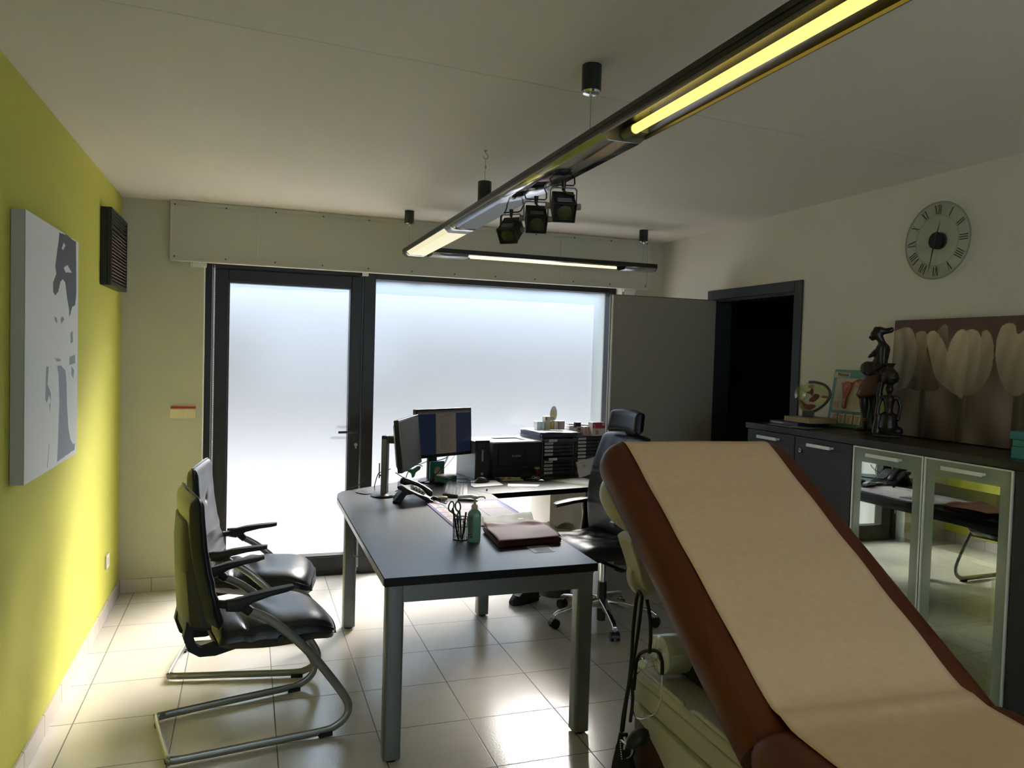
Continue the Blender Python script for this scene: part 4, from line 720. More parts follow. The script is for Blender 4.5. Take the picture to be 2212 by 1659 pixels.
b = MB(); b.lathe([(0.001, 0), (0.075, 0.0), (0.075, 0.010), (0.06, 0.014), (0.001, 0.014)], c=(0.005, 0.02, 0), sx=0.6, n=32); b.obj('figure_base', RDW, st, smooth=40)
s2 = thing('wooden_figurine', 'shorter black kneeling wooden figure carrying a pot on its head', 'figurine', (3.655, -2.52, CT+0.001), R(48))
b = MB()
for a, c_, r0, r1 in (((0, 0.0, 0.045), (0, 0.0, 0.085), 0.044, 0.038), ((0, 0, 0.085), (0, 0, 0.14), 0.022, 0.018), ((0, 0, 0.14), (0, 0, 0.175), 0.020, 0.026), ((0, -0.034, 0.188), (0, 0.034, 0.188), 0.012, 0.012), ((0, 0, 0.19), (0, 0, 0.21), 0.010, 0.009),
    ((0, -0.036, 0.188), (0, -0.050, 0.145), 0.009, 0.008), ((0, -0.050, 0.145), (0, -0.042, 0.090), 0.008, 0.007), ((0, -0.042, 0.09), (0, -0.03, 0.08), 0.01, 0.01), ((0, 0.036, 0.188), (0, 0.045, 0.15), 0.010, 0.010), ((0, 0.045, 0.15), (0, 0.048, 0.205), 0.010, 0.010), ((0, 0.046, 0.19), (0, 0.038, 0.255), 0.010, 0.010), ((0, 0.052, 0.10), (0, 0.045, 0.16), 0.012, 0.010),
    ((0.0, 0.05, 0.02), (0.0, 0.045, 0.10), 0.022, 0.014), ((0, -0.045, 0.03), (0, -0.01, 0.032), 0.022, 0.03), ((0.0, 0.02, 0.10), (0, -0.02, 0.10), 0.018, 0.016), ((0, -0.01, 0.255), (0, 0.01, 0.265), 0.010, 0.012)):
    capsule(b, a, c_, r0, r1)
b.ball((0, 0, 0.228), (0.017, 0.018, 0.023)); b.bx(-0.04, 0.04, -0.055, 0.065, 0.0, 0.012)
b.lathe([(0.002, 0.245), (0.012, 0.247), (0.034, 0.262), (0.041, 0.282), (0.034, 0.306), (0.018, 0.322), (0.012, 0.330), (0.016, 0.340), (0.024, 0.352), (0.021, 0.353), (0.002, 0.345)], n=28)
b.obj('figure_body', DKW, s2, remesh=0.003)
# anatomy display board
TEAL = mat('teal_board', (0.10, 0.24, 0.20), 0.5)
bd_ = thing('anatomy_board', 'teal display board with a red womb model, leaning upright by the figurines', 'display board', (3.805, -2.085, CT), 0); bd_.rotation_euler = (0, R(9), R(4))
MB().bx(-0.012, 0.006, -0.128, 0.128, 0.0, 0.315).obj('board_panel', TEAL, bd_, bevel=0.004)
CRM = mat('cream_print', (0.48, 0.42, 0.26), 0.5); UT = mat('red_anatomy', (0.32, 0.075, 0.04), 0.4); UTL = mat('pink_anatomy', (0.5, 0.22, 0.13), 0.4)
b = MB(); b.prism([(y_+0.0, z_+0.0) for y_, z_ in rrect(0.205, 0.178, 0.014)], (-0.0125, 0, 0.180), (0, -1, 0), (0, 0, 1), (-1, 0, 0), 0.002); b.obj('cream_panel', CRM, bd_)
MB().prism([(-0.128, 0.270), (-0.128, 0.302), (-0.012, 0.300), (-0.012, 0.278), (-0.02, 0.272)], (-0.0125, 0, 0), (0, -1, 0), (0, 0, 1), (-1, 0, 0), 0.0015).obj('name_strip', CRM, bd_)
text('name_text', 'Mirena', 0.026, frame((-0.0145, 0.060, 0.286), (0, -1, 0), (0, 0, 1)), INK, bd_)
MB().tube([(-0.0145, 0.100, 0.293), (-0.0145, 0.094, 0.295), (-0.0145, 0.094, 0.279), (-0.0145, 0.094, 0.295), (-0.0145, 0.088, 0.293)], 0.0015, 6).obj('small_emblem', INK, bd_)
b = MB(); b.prism(smpoly([(-0.05, 0.238), (-0.02, 0.250), (0.012, 0.240), (0.008, 0.20), (-0.008, 0.155), (-0.006, 0.108), (-0.030, 0.108), (-0.030, 0.155), (-0.042, 0.20)], 4), (-0.0145, 0, 0), (0, -1, 0), (0, 0, 1), (-1, 0, 0), 0.012); b.tube([(-0.018, -0.005, 0.235), (-0.018, -0.030, 0.250), (-0.018, -0.055, 0.262), (-0.018, -0.072, 0.258)], 0.006, 8, smooth=4); b.tube([(-0.018, 0.045, 0.236), (-0.018, 0.058, 0.238)], 0.005, 8); b.obj('womb_model', UT, bd_, bevel=0.003)
b = MB(); b.ball((-0.020, -0.052, 0.236), (0.006, 0.024, 0.014), M=Matrix.Rotation(R(30), 3, 'X')); b.box((-0.0275, 0.015, 0.222), (0.001, 0.022, 0.010)).box((-0.0275, 0.022, 0.208), (0.001, 0.010, 0.006)).box((-0.0275, 0.018, 0.135), (0.001, 0.012, 0.04)); b.obj('pink_detail', UTL, bd_, smooth=40)
b = MB(); b.bx(-0.0165, -0.0145, 0.065, 0.097, 0.102, 0.14); b.obj('inset_drawing', UTL, bd_)
b = MB()
for i in range(6): b.bx(-0.0155, -0.0145, -0.09, -0.05, 0.110+i*0.010, 0.1115+i*0.010); b.bx(-0.0155, -0.0145, -0.046, -0.041, 0.109+i*0.010, 0.1125+i*0.010)
b.obj('small_print', mat('brown_print', (0.2, 0.16, 0.10), 0.6), bd_)
for i in range(4):
    y_ = 0.082-i*0.053; c_ = MB(); c_.bx(-0.0150, -0.0125, y_-0.022, y_+0.022, 0.022, 0.075); q = c_.obj('small_card', CRM, bd_); q.location = (0, 0, 0)
    MB().prism([(-0.018, 0.068), (0.018, 0.068), (0.007, 0.055), (0.005, 0.030), (-0.005, 0.030), (-0.007, 0.055)], (-0.0151, y_, 0), (0, -1, 0), (0, 0, 1), (-1, 0, 0), 0.002).obj('small_womb', UTL, q)
    MB().bx(-0.016, -0.0125, y_+0.002, y_+0.014, 0.075, 0.080).obj('red_tab', UT, q)
yb = MB(); yb.bx(-0.012, 0.01, -0.060, 0.060, 0.0, 0.25); o = tag(yb.obj('ring_binder', mat('yellow_green_board', (0.26, 0.24, 0.05), 0.5), bevel=0.003), 'olive yellow folder standing between the teal board and the carved figure legs', 'folder'); o.location = (3.846, -2.300, CT+0.001)
# pelvis model on books
pm = thing('pelvis_model', 'clear plastic pelvis cross-section model with red organs, standing on a book', 'anatomical model', (3.665, -1.965, CT+0.052), R(45))
M_ = lambda pts, k=1: [(-(p[0])*k, p[1]*k) for p in pts]
def pz(pts): return [((x-700)/11.06*0.00228, (1370-y)/11.06*0.00228) for x, y in pts]    # traced outline, metres
sh = smpoly(pz([(520, 1370), (500, 1230), (420, 1080), (390, 900), (330, 820), (310, 700), (350, 600), (440, 550), (540, 540), (640, 450), (800, 440), (1000, 490), (1130, 580), (1190, 720), (1170, 860), (1080, 1000), (950, 1130), (800, 1240), (800, 1370)]), 4)
b = MB(); b.prism(sh, (0, 0, 0), (0, -1, 0), (0, 0, 1), (1, 0, 0), 0.045); b.obj('clear_shell', glossy_glass('acrylic_shell', (0.80, 0.81, 0.76), 0.12, 0.1), pm, bevel=0.008)
def org(name, pts, m, x0, d, bv=0.004): b = MB(); b.prism(smpoly(pz(pts), 4), (x0, 0, 0), (0, -1, 0), (0, 0, 1), (-1, 0, 0), d); return b.obj(name, m, pm, bevel=bv)
MAR = mat('maroon_organ', (0.13, 0.022, 0.025), 0.35)
org('bladder', [(600, 720), (680, 700), (720, 620), (770, 640), (775, 780), (740, 820), (690, 770), (610, 750)], MAR, 0.004, 0.012)
org('uterus', [(740, 850), (800, 770), (860, 760), (930, 800), (900, 880), (820, 960), (760, 980), (680, 960), (690, 900)], MAR, 0.004, 0.016)
org('rectum', [(480, 930), (560, 1010), (640, 1050), (740, 1040), (830, 1060), (840, 1110), (720, 1180), (620, 1170), (540, 1090)], MAR, 0.004, 0.012)
org('muscle_strip', [(950, 830), (1040, 800), (1130, 820), (1100, 870), (1000, 860)], UT, 0.004, 0.01)
org('fat_layer', [(430, 930), (480, 930), (560, 1120), (700, 1190), (850, 1180), (700, 1230), (540, 1230), (450, 1080)], mat('ochre_fat', (0.22, 0.14, 0.05), 0.5), 0.004, 0.006, 0.002)
org('bone', [(640, 540), (780, 520), (760, 600), (660, 620)], mat('ochre_bone', (0.25, 0.19, 0.08), 0.5), 0.004, 0.01, 0.002)
rim = [Vector((-0.004, -x, z)) for x, z in pz([(650, 460), (800, 455), (1000, 500), (1120, 590), (1180, 720), (1165, 850), (1090, 990), (950, 1130), (790, 1240)])]
MB().tube(rim, 0.0075, 10, smooth=5).obj('grey_rim', mat('grey_rim', (0.06, 0.065, 0.07), 0.35), pm, smooth=50)
b = MB()
for k_, rr_ in ((0, 0.028), (1, 0.020)): b.tube([Vector((-0.006, 0.052-rr_*0.9*math.cos(a*0.26), 0.115+rr_*1.2*math.sin(a*0.26))) for a in range(-6, 15)], 0.004, 8)
b.obj('spine_rings', CLEAR, pm, smooth=50)
b = MB(); b.bx(-0.03, 0.04, -0.024, 0.036, -0.001, 0.028); b.obj('model_foot', mat('green_grey_foot', (0.05, 0.06, 0.055), 0.4), pm, bevel=0.004)
b = MB(); b.bx(-0.09, 0.09, -0.115, 0.085, 0, 0.028); o = tag(b.obj('book', mat('tan_book', (0.30, 0.23, 0.11), 0.6), bevel=0.002), 'thick tan book under the clear pelvis model', 'book', 'books under the pelvis model'); o.location = (3.66, -1.96, CT+0.022)
bq = MB(); bq.bx(-0.11, 0.10, -0.12, 0.115, 0, 0.020); o = tag(bq.obj('book', mat('navy_book', (0.012, 0.016, 0.045), 0.35), bevel=0.003), 'dark navy blue book lying beneath the tan book on the worktop', 'book', 'books under the pelvis model'); o.location = (3.655, -1.90, CT+0.001)
MB().bx(-0.1105, -0.1100, 0.0, 0.10, 0.008, 0.012).obj('spine_stripe', WPAP, o)
def flyer(u, v):
    c = (170, 158, 132)
    if 0.1 < u < 0.5 and 0.2 < v < 0.8: c = (150, 120, 104)
    if 0.15 < u < 0.3 and 0.3 < v < 0.7: c = (160, 92, 84)
    if u > 0.7: c = (138, 146, 136)
    return c
fl = thing('leaflet', 'laminated coloured leaflet lying flat in front of the books on the worktop', 'leaflet', (3.55, -1.99, CT+0.0012), R(5))
picture('leaflet_sheet', (-0.08, 0.15, 0.001), (0, -0.30, 0), (0.16, 0, 0), 40, 20, flyer, fl, 0.25)
tb_ = thing('teal_box', 'small stack of turquoise boxes cut off by the right edge of the picture', 'box', (3.62, -3.33, CT))
for k, (z0, z1, w) in enumerate(((0, 0.045, 0.085), (0.046, 0.072, 0.083), (0.073, 0.104, 0.09))): MB().bx(-w, w, -w, w+0.002, z0, z1).obj('box_layer', mat('turquoise_card', (0.04, 0.22, 0.22), 0.5) if k != 1 else mat('green_card', (0.05, 0.25, 0.17), 0.5), tb_, bevel=0.002)

# ------------------------------------------------------------------ examination table
BX = thing('examination_table', 'brown padded examination table with cream drawer base, backrest raised toward the window', 'examination table', (2.21, -4.0, 0))
HY, HZ, BAZ = -3.985, 0.765, R(3.0)
bd3 = Vector((math.sin(BAZ), math.cos(BAZ), 0)); bt = Vector((math.cos(BAZ), -math.sin(BAZ), 0)); BO = Vector((2.185, HY, HZ)); UPV = Vector((0, 0, 1))
EL = R(31.0); bu = bd3*math.cos(EL)+UPV*math.sin(EL); bn = -bd3*math.sin(EL)+UPV*math.cos(EL)
def bobj(mb, name, m, par=None, **k):
    o = mb.obj(name, m, par or BX, **k)
    if (par or BX) is BX: o.matrix_parent_inverse = Matrix.Translation((-2.21, 4.0, 0))
    return o
def pad(o, u, n, L0, L1, w, t, rp=0.10, side=0.055, ends=(1, 1), wf=None):
    """rounded upholstered pad, top surface through o, along u, up n; rings along the length"""
    b = MB(); rings = []; N_ = 40
    for i in range(N_+1):
        s = L0+(L1-L0)*(0.5-0.5*math.cos(math.pi*i/N_)); d0, d1 = s-L0, L1-s; hw = w/2; ht = t/2; r = side
        for d, e in ((d0, ends[0]), (d1, ends[1])):
            if e and d < rp: hw -= rp-math.sqrt(max(0, rp*rp-(rp-d)**2))
            if e and d < ht: ht = max(0.003, math.sqrt(max(0, (t/2)**2-(t/2-d)**2)))
        if wf: hw *= wf(s)
        c = o+u*s-n*(t/2); rr = min(r, ht*0.98)
        rings.append([c+bt*x+n*y for x, y in rrect(2*hw, 2*ht, rr, 6)])
    b.loft(rings); return b
bobj(pad(BO+bt*0.012, bu, bn, -0.035, 1.085, 0.735, 0.125, rp=0.11, side=0.06, ends=(0, 1)), 'backrest_cushion', BROWN, smooth=70)
seatu = -bd3
bobj(pad(BO+bt*0.012, seatu, UPV, -0.005, 1.25, 0.735, 0.125, rp=0.05, side=0.06), 'seat_cushion', BROWN, smooth=70)
# paper sheet: follows backrest, hinge crease and seat
PW = 0.55; path = []
T_ = 0.125; re = T_/2
for i in range(10):
    a = R(-70+160*i/9) if False else R(180-20*i*0.5)  # placeholder angles replaced below
path = []
cc = BO+bu*(1.085-re)-bn*re
for i in range(13): a = R(-60+150*i/12); path.append(cc+bu*math.cos(a)*(re+0.004)+bn*math.sin(a)*(re+0.004))
for i in range(1, 20): s = 1.02*(1-i/20)+0.0; path.append(BO+bu*max(s, 0.06)+bn*(0.004+0.0015*math.sin(i*1.3))) if s > 0.06 else None
path.append(BO+bu*0.035+bn*0.006); path.append(BO+seatu*0.010+UPV*0.020); path.append(BO+seatu*0.05+UPV*0.008)
for i in range(1, 24): path.append(BO+seatu*(0.05+i*0.05)+UPV*(0.0045+0.001*math.sin(i*1.7)))
path = spline(path, 2); n_ = len(path); tot = 0
b = MB(); off = lambda i: -0.003+0.012*(1-i/n_)
b.grid(30, n_-1, lambda u, v: path[min(n_-1, int(round(v*(n_-1))))]+bt*((u-0.5)*PW+0.012-0.030*max(0, (v-0.2))*0.5)+UPV*(0.0012*math.sin(u*9+v*40)*math.sin(v*23)) )
sh_ = b.obj('paper_sheet', PAPER, None, smooth=True, solid=0.0012); tag(sh_, 'long beige paper sheet covering the middle of the examination table', 'paper sheet')
# cream shells behind the backrest
def shell(s0, s1, w, t, dn, m, nm):
    o_ = BO-bn*dn; bobj(pad(o_, bu, bn, s0, s1, w, t, rp=0.13, side=min(0.045, t*0.48)), nm, m, smooth=70)
shell(0.77, 1.06, 0.70, 0.085, 0.105, CREAM, 'headrest_shell')
shell(0.20, 0.74, 0.34, 0.05, 0.12, CREAM, 'back_support_shell')
b = MB(); gp = [(0.0, 0.02), (0.06, 0.05), (0.16, 0.03), (0.24, -0.03), (0.27, -0.09), (0.24, -0.115), (0.17, -0.09), (0.08, -0.04)]
lx = Vector((1.955, -3.17, 0.99))
poly = smpoly([(0.0, 0.0), (0.03, 0.012), (0.06, -0.01), (0.085, -0.06), (0.10, -0.12), (0.098, -0.165), (0.08, -0.175), (0.055, -0.15), (0.035, -0.09), (0.01, -0.03)], 4)
b.prism(poly, lx, Vector((0.93, 0.0, 0)), (0, 0, 1), (0, 1, 0), 0.10); bobj(b, 'side_guard', CREAMD, bevel=0.012, bseg=3)
b = MB(); b.prism(smpoly([(0, 0), (0.02, 0.022), (0.05, 0.012), (0.06, -0.03), (0.075, -0.07), (0.06, -0.085), (0.03, -0.075), (0.005, -0.04)], 4), (1.985, -3.12, 0.87), (1, 0, 0), (0, 0, 1), (0, 1, 0), 0.035); bobj(b, 'hanging_hook', CREAM, bevel=0.010, bseg=3)
# support mechanism and cream base with drawers
b = MB(); b.bx(2.12, 2.42, -4.9, -3.2, 0.56, 0.63).box((2.25, -3.62, 0.70), (0.22, 0.5, 0.10), M=Matrix.Rotation(EL, 3, 'X')); bobj(b, 'lift_frame', mat('dark_steel', (0.04, 0.04, 0.04), 0.5, 0.5), bevel=0.006)
bx0, bx1, by0, by1 = 2.0, 2.46, -5.3, -3.12
b = MB(); b.bx(bx0+0.02, bx1-0.02, by0, by1-0.015, 0.10, 0.530); bobj(b, 'base_cabinet', CREAM, bevel=0.012)
b = MB(); b.bx(bx0-0.002, bx1+0.002, by0, by1, 0.520, 0.556); bobj(b, 'base_rim', CREAM, bevel=0.010, bseg=3)
b = MB(); b.tube([(bx0+0.012, by1-0.30+0.0, 0.556), (bx0+0.012, by1-0.34, 0.545), (bx0+0.012, by1-0.40, 0.562), (bx0+0.012, by1-0.6, 0.560), (bx0+0.012, by0, 0.560)], 0.008, 8, smooth=5); b.tube([(bx0+0.012, by1-0.02, 0.559), (bx0+0.012, by1-0.30, 0.557)], 0.007, 8); bobj(b, 'raised_lip', CREAM, smooth=50)
b = MB(); b.bx(bx0, bx0+0.022, by0, by1-0.01, 0.452, 0.516); b.bx(bx0+0.0, bx0+0.012, by0, by1-0.01, 0.500, 0.519); o = bobj(b, 'upper_drawer', CREAM, bevel=0.006)
b = MB(); b.bx(bx0+0.03, bx0+0.05, by0, by1-0.02, 0.434, 0.455); bobj(b, 'drawer_gap', RUB)
rings = []
for y_, zl in ((by1-0.02, 0.40), (by1-0.10, 0.385), (by1-0.20, 0.34), (by1-0.32, 0.26), (by1-0.5, 0.20), (by0, 0.19)):
    rings.append([Vector(p) for p in ((bx0+0.02, y_, 0.436), (bx0+0.004, y_, 0.430), (bx0+0.0, y_, 0.415), (bx0-0.004, y_, (0.415+zl)/2), (bx0+0.0, y_, zl+0.004), (bx0+0.02, y_, zl))])
b = MB(); b.loft(rings); bobj(b, 'lower_drawer', CREAM, bevel=0.003)
b = MB(); b.bx(bx0+0.012, bx1-0.012, by0, by1-0.012, 0.03, 0.40); bobj(b, 'brown_side_panel', mat('brown_panel', (0.06, 0.018, 0.012), 0.45), bevel=0.004)
b = MB(); b.bx(bx0+0.03, bx1-0.03, by0, by1-0.04, 0.0, 0.03); bobj(b, 'plinth', BLM)
# wrapped paper roll on the base
pr_ = thing('paper_roll', 'new white paper roll in crinkled clear wrapping on the cream table base', 'paper roll', (2.035, -3.235, 0.630), R(-4))
b = MB(); b.cyl((0.006, 0, 0), (0.40, 0, 0), 0.062, n=40); b.obj('roll_core', WPAP, pr_, bevel=0.003)
b = MB(); b.cyl((0.004, 0, 0), (0.0035, 0, 0), 0.02, n=20); b.obj('roll_hole', mat('cardboard_core', (0.22, 0.16, 0.10), 0.8), pr_)
def wrap(u, v):
    a = 2*math.pi*u; r = 0.0655+0.0018*math.sin(a*7+v*9)+0.0014*math.sin(a*13-v*17); x = -0.004+0.40*v
    if v < 0.2: k = v/0.2; r = 0.012+(r-0.012)*min(1, k*1.15); x = -0.012+0.014*k+0.004*math.sin(a*17)*(1-k)*1.0-0.004*math.sin(a*9)*k*(1-k)*3
    return (x, r*math.cos(a), r*math.sin(a))
b = MB(); b.grid(90, 30, wrap); b.obj('clear_wrapping', glossy_glass('wrap_film', (0.90, 0.90, 0.86), 0.16, 0.18), pr_, smooth=True)
# stethoscope and blood pressure gauge hanging at the table's head
HK = Vector((2.030, -3.100, 0.80))
so_ = thing('stethoscope', 'black stethoscope hanging by its tubing from the cream hook of the examination table', 'stethoscope', tuple(HK))
def hv(px): return Vector(px)-HK
b = MB(); b.tube([hv(q) for q in ((1.9720, -3.2578, 0.8225), (1.9720, -3.2839, 0.7670), (1.9720, -3.2903, 0.7050), (1.9720, -3.2855, 0.6615))], 0.0058, 10, smooth=5)
b.tube([hv(q) for q in ((1.9780, -3.1942, 0.5971), (1.9780, -3.2200, 0.6342), (1.9750, -3.2809, 0.6679), (1.9780, -3.3281, 0.6795), (1.9780, -3.3539, 0.6595), (1.9780, -3.3569, 0.6209))], 0.0058, 10, smooth=6)
b.tube([hv(q) for q in ((1.9780, -3.1942, 0.5971), (1.9780, -3.1873, 0.5411), (1.9780, -3.1838, 0.5009))], 0.0055, 10); b.obj('rubber_tube', RUB, so_, smooth=50)
b = MB(); b.tube([hv(q) for q in ((1.9780, -3.3569, 0.6209), (1.9780, -3.3569, 0.5765), (1.9780, -3.3524, 0.5298), (1.9750, -3.3326, 0.4885), (1.9720, -3.3030, 0.4649))], 0.0028, 8, smooth=6)
b.tube([hv(q) for q in ((1.9780, -3.1838, 0.5009), (1.9780, -3.1767, 0.4588), (1.9750, -3.1990, 0.4216), (1.9720, -3.2463, 0.4309), (1.9708, -3.2857, 0.4528))], 0.0028, 8, smooth=6); b.obj('ear_tubes', CHROME, so_, smooth=50)
for q in ((1.9708, -3.2985, 0.4606), (1.9684, -3.2602, 0.4540)): b = MB(); b.ball(hv(q), 0.0085, 14); b.obj('ear_tip', mat('pale_ear_tip', (0.5, 0.47, 0.38), 0.5), so_, smooth=True)
b = MB(); b.cyl(hv((1.9840, -3.2274, 0.6067)), hv((1.9780, -3.2369, 0.6067)), 0.015, n=24).cyl(hv((1.9780, -3.2369, 0.6067)), hv((1.9744, -3.2425, 0.6067)), 0.010, n=20).tube([hv((1.9810, -3.2322, 0.6209)), hv((1.9780, -3.2419, 0.6437))], 0.003, 8); b.tube([hv((1.9780, -3.1942, 0.5540)), hv((1.9810, -3.2405, 0.5936)), hv((1.9810, -3.3050, 0.6259))], 0.0018, 6); b.obj('chest_piece', CHROME, so_, smooth=40)
bp = thing('blood_pressure_gauge', 'black blood pressure gauge with white dial, bulb and cuff hanging by the examination table', 'blood pressure monitor', (1.985, -3.12, 0.80))
def g(q): return Vector(q)-Vector((1.985, -3.12, 0.80))
b = MB(); b.tube([g(q) for q in ((1.9720, -3.1899, 0.8032), (1.9720, -3.1758, 0.7059), (1.9660, -3.1820, 0.6073), (1.9630, -3.1762, 0.5243), (1.9600, -3.1522, 0.4115), (1.9570, -3.1461, 0.3411))], 0.0058, 10, smooth=5)
b.tube([g(q) for q in ((1.9720, -3.2278, 0.8213), (1.9690, -3.2172, 0.7204), (1.9630, -3.1974, 0.5829), (1.9600, -3.1703, 0.4603), (1.9570, -3.1571, 0.3521))], 0.0055, 10, smooth=5).tube([g(q) for q in ((1.9720, -3.1899, 0.8032), (1.9750, -3.1990, 0.8321), (1.9720, -3.2278, 0.8213))], 0.0055, 8, smooth=4)
b.tube([g(q) for q in ((1.9660, -3.1820, 0.5489), (1.9660, -3.1996, 0.4799), (1.9660, -3.1890, 0.3970))], 0.0055, 10, smooth=4); b.obj('air_tube', RUB, bp, smooth=50)
GM = Matrix.Rotation(R(-28), 3, 'Z') @ Matrix.Rotation(R(62), 3, 'X'); gc = g((1.972, -3.15, 0.283))
b = MB(); b.lathe([(0.001, -0.022), (0.026, -0.022), (0.033, -0.012), (0.033, 0.010), (0.029, 0.014), (0.027, 0.011), (0.001, 0.011)], c=gc, M=GM, n=36); b.obj('gauge_body', BLP, bp, smooth=40)
b = MB(); b.lathe([(0.001, 0.0112), (0.0265, 0.0112), (0.0265, 0.0118), (0.001, 0.0118)], c=gc, M=GM, n=36); dl = b.obj('gauge_dial', mat('dial_white', (0.45, 0.45, 0.42), 0.5), bp)
b = MB(); b.box(gc+GM @ Vector((0.004, 0, 0.0122)), (0.028, 0.0016, 0.0006), M=GM).box(gc+GM @ Vector((-0.010, -0.004, 0.0122)), (0.008, 0.001, 0.0006), M=GM).cyl(gc+GM @ Vector((0, 0, 0.0118)), gc+GM @ Vector((0, 0, 0.013)), 0.0035)
for k in range(12):
    a = R(30*k); b.box(gc+GM @ Vector((0.021*math.cos(a), 0.021*math.sin(a), 0.0121)), (0.004, 0.001, 0.0005), M=GM @ Matrix.Rotation(a, 3, 'Z'))
b.obj('gauge_needle', INK, dl)
b = MB(); b.lathe([(0.002, -0.045), (0.006, -0.043), (0.020, -0.030), (0.028, -0.006), (0.027, 0.014), (0.018, 0.034), (0.002, 0.042)], c=g((1.9450, -3.2804, 0.3886)), M=Matrix.Rotation(R(60), 3, 'Y'), n=28); b.obj('rubber_bulb', mat('bulb_rubber', (0.018, 0.018, 0.018), 0.35), bp, smooth=True)
b = MB(); b.cyl(g((1.9480, -3.2111, 0.3329)), g((1.9510, -3.1706, 0.3264)), 0.007, n=14).cyl(g((1.9480, -3.1971, 0.3444)), g((1.9492, -3.1862, 0.3070)), 0.005, n=12).cyl(g((1.9570, -3.1461, 0.3461)), g((1.9540, -3.1474, 0.3192)), 0.006, n=12).ball(g((1.9480, -3.1899, 0.3444)), 0.006); b.obj('metal_valve', CHROME, bp, smooth=40)
def cuff(u, v):
    z = 0.345-0.345*v; w = 0.024+0.085*min(1, v*2.6)*(1-0.1*v); cx_ = 1.992+0.012*v
    return Vector((cx_-0.035+(u-0.5)*w*0.85, -3.155-0.012*math.sin(u*math.pi)-0.01*v+0.004*math.sin(u*11+v*8), z))-Vector((1.985, -3.12, 0.80))
b = MB(); b.grid(16, 24, lambda u, v: cuff(u, v)); b.obj('cuff', mat('cuff_nylon', (0.010, 0.010, 0.011), 0.7, bump=0.4, bscale=400), bp, smooth=True, solid=0.012)
b = MB()
for k in range(9): b.ball(Vector(cuff(0.1+0.02*k, 0.05+k*0.02))+Vector((-0.002, -0.012, 0)), 0.0028, 8)
b.obj('bead_trim', CHROME, bp)
for k, s in enumerate(('M', 'm', 'm')): pass
b = MB()
for k in range(4):
    p = Vector((1.990+0.004*k, -3.137, 0.235-0.040*k))-Vector((1.985, -3.12, 0.80))
    for dx in (-0.009, 0.009): b.box(p+Vector((dx, -0.0, 0)), (0.004, 0.001, 0.018))
    b.box(p+Vector((0, 0, 0.009)), (0.022, 0.001, 0.004)); b.box(p+Vector((-0.011, 0, -0.008)), (0.008, 0.001, 0.003))
b.obj('white_lettering', mat('cuff_print', (0.45, 0.45, 0.40), 0.6), bp)

# ------------------------------------------------------------------ things on the desk
D = TZ+0.0005
SCRB = mat('monitor_black', (0.010, 0.010, 0.011), 0.32); SLV = mat('grey_plastic', (0.16, 0.16, 0.17), 0.35)
def monitor(name, label, loc, rz, w, h, tilt, zc, scr, standx, back=0.05, silver=False):
    t = thing(name, label, 'monitor', loc, rz, 'computer monitors on the desk')     # screen faces local -y
    M = Matrix.Rotation(tilt, 3, 'X'); c = Vector((standx[0], standx[1], zc)); fm = Matrix.Translation(c) @ M.to_4x4()
    b = MB(); b.bx(-w/2, w/2, -0.012, 0.018, -h/2, h/2); bz = b.obj('bezel', SCRB if not silver else mat('dark_bezel', (0.02, 0.02, 0.022), 0.25), t, bevel=0.003); bz.matrix_local = fm
    e = 0.012; scr(bz, w, h, e)
    b = MB(); b.loft([[Vector((x*sx, y, z*sz)) for x, z in rrect(w, h, 0.02)] for y, sx, sz in ((0.018, 0.96, 0.94), (0.034, 0.85, 0.80), (0.045, 0.5, 0.5))]); b.obj('rear_cover', SLV if silver else SCRB, bz, smooth=35)
    return t, fm
def scr_doc(bz, w, h, e):
    def fn(u, v):
        if v > 0.955: return (62, 60, 54)
        if v > 0.93: return (90, 86, 76)
        if 0.335 < u < 0.72 or (u > 0.30 and u < 0.72 and v > 0.93):
            x = (u-0.335)/0.385; m = 0.0
            if 0.10 < v < 0.88 and 0.2 < x < 0.86:
                k = (v*44) % 1; ln = int(v*44); q = (ln*7919 % 13)/13
                if k < 0.32 and ln not in (36, 35, 33, 31, 27, 24, 20, 17, 12) and (0.2 < x < 0.45+0.4*q): return (84, 78, 68)
            if v > 0.88 and v < 0.90 and 0.4 < x < 0.7: return (80, 74, 66)
            return (106, 98, 86)
        return (27, 37, 62)
    picture('screen', (-w/2+e, -0.0125, -h/2+e*1.8), (w-2*e, 0, 0), (0, 0, h-2.8*e), 150, 130, fn, bz, 0.3, 0.27)
def scr_off(bz, w, h, e):
    b = MB(); b.bx(-w/2+e, w/2-e, -0.0128, -0.012, -h/2+e*1.8, h/2-e); b.obj('screen', mat('dark_screen', (0.03, 0.032, 0.034), 0.6, spec=0.02), bz)
m2, f2 = monitor('monitor', 'monitor showing a document on a blue background, in front of the window', (1.955, -0.386, D), R(27.7), 0.495, 0.322, R(-3), 0.330, scr_doc, (0.045, -0.03))
b = MB(); b.lathe([(0.001, 0), (0.115, 0), (0.115, 0.008), (0.10, 0.016), (0.001, 0.018)], n=40, sy=0.85); b.obj('stand_base', SCRB, m2, smooth=40)
b = MB(); b.box((0.0, 0.03, 0.16), (0.075, 0.022, 0.29)).box((0.02, 0.012, 0.30), (0.08, 0.05, 0.05)); b.obj('stand_pole', SCRB, m2, bevel=0.004)
m1, f1 = monitor('monitor', 'dark screened monitor turned edge-on, on a tall silver-sided stand by the phone', (1.545, -0.835, D), R(64.7), 0.485, 0.305, R(-6), 0.315, scr_off, (0.07, -0.125), silver=True)
b = MB(); b.lathe([(0.001, 0), (0.098, 0), (0.10, 0.006), (0.09, 0.014), (0.001, 0.016)], n=40, sy=0.8); b.obj('stand_base', SCRB, m1, smooth=40)
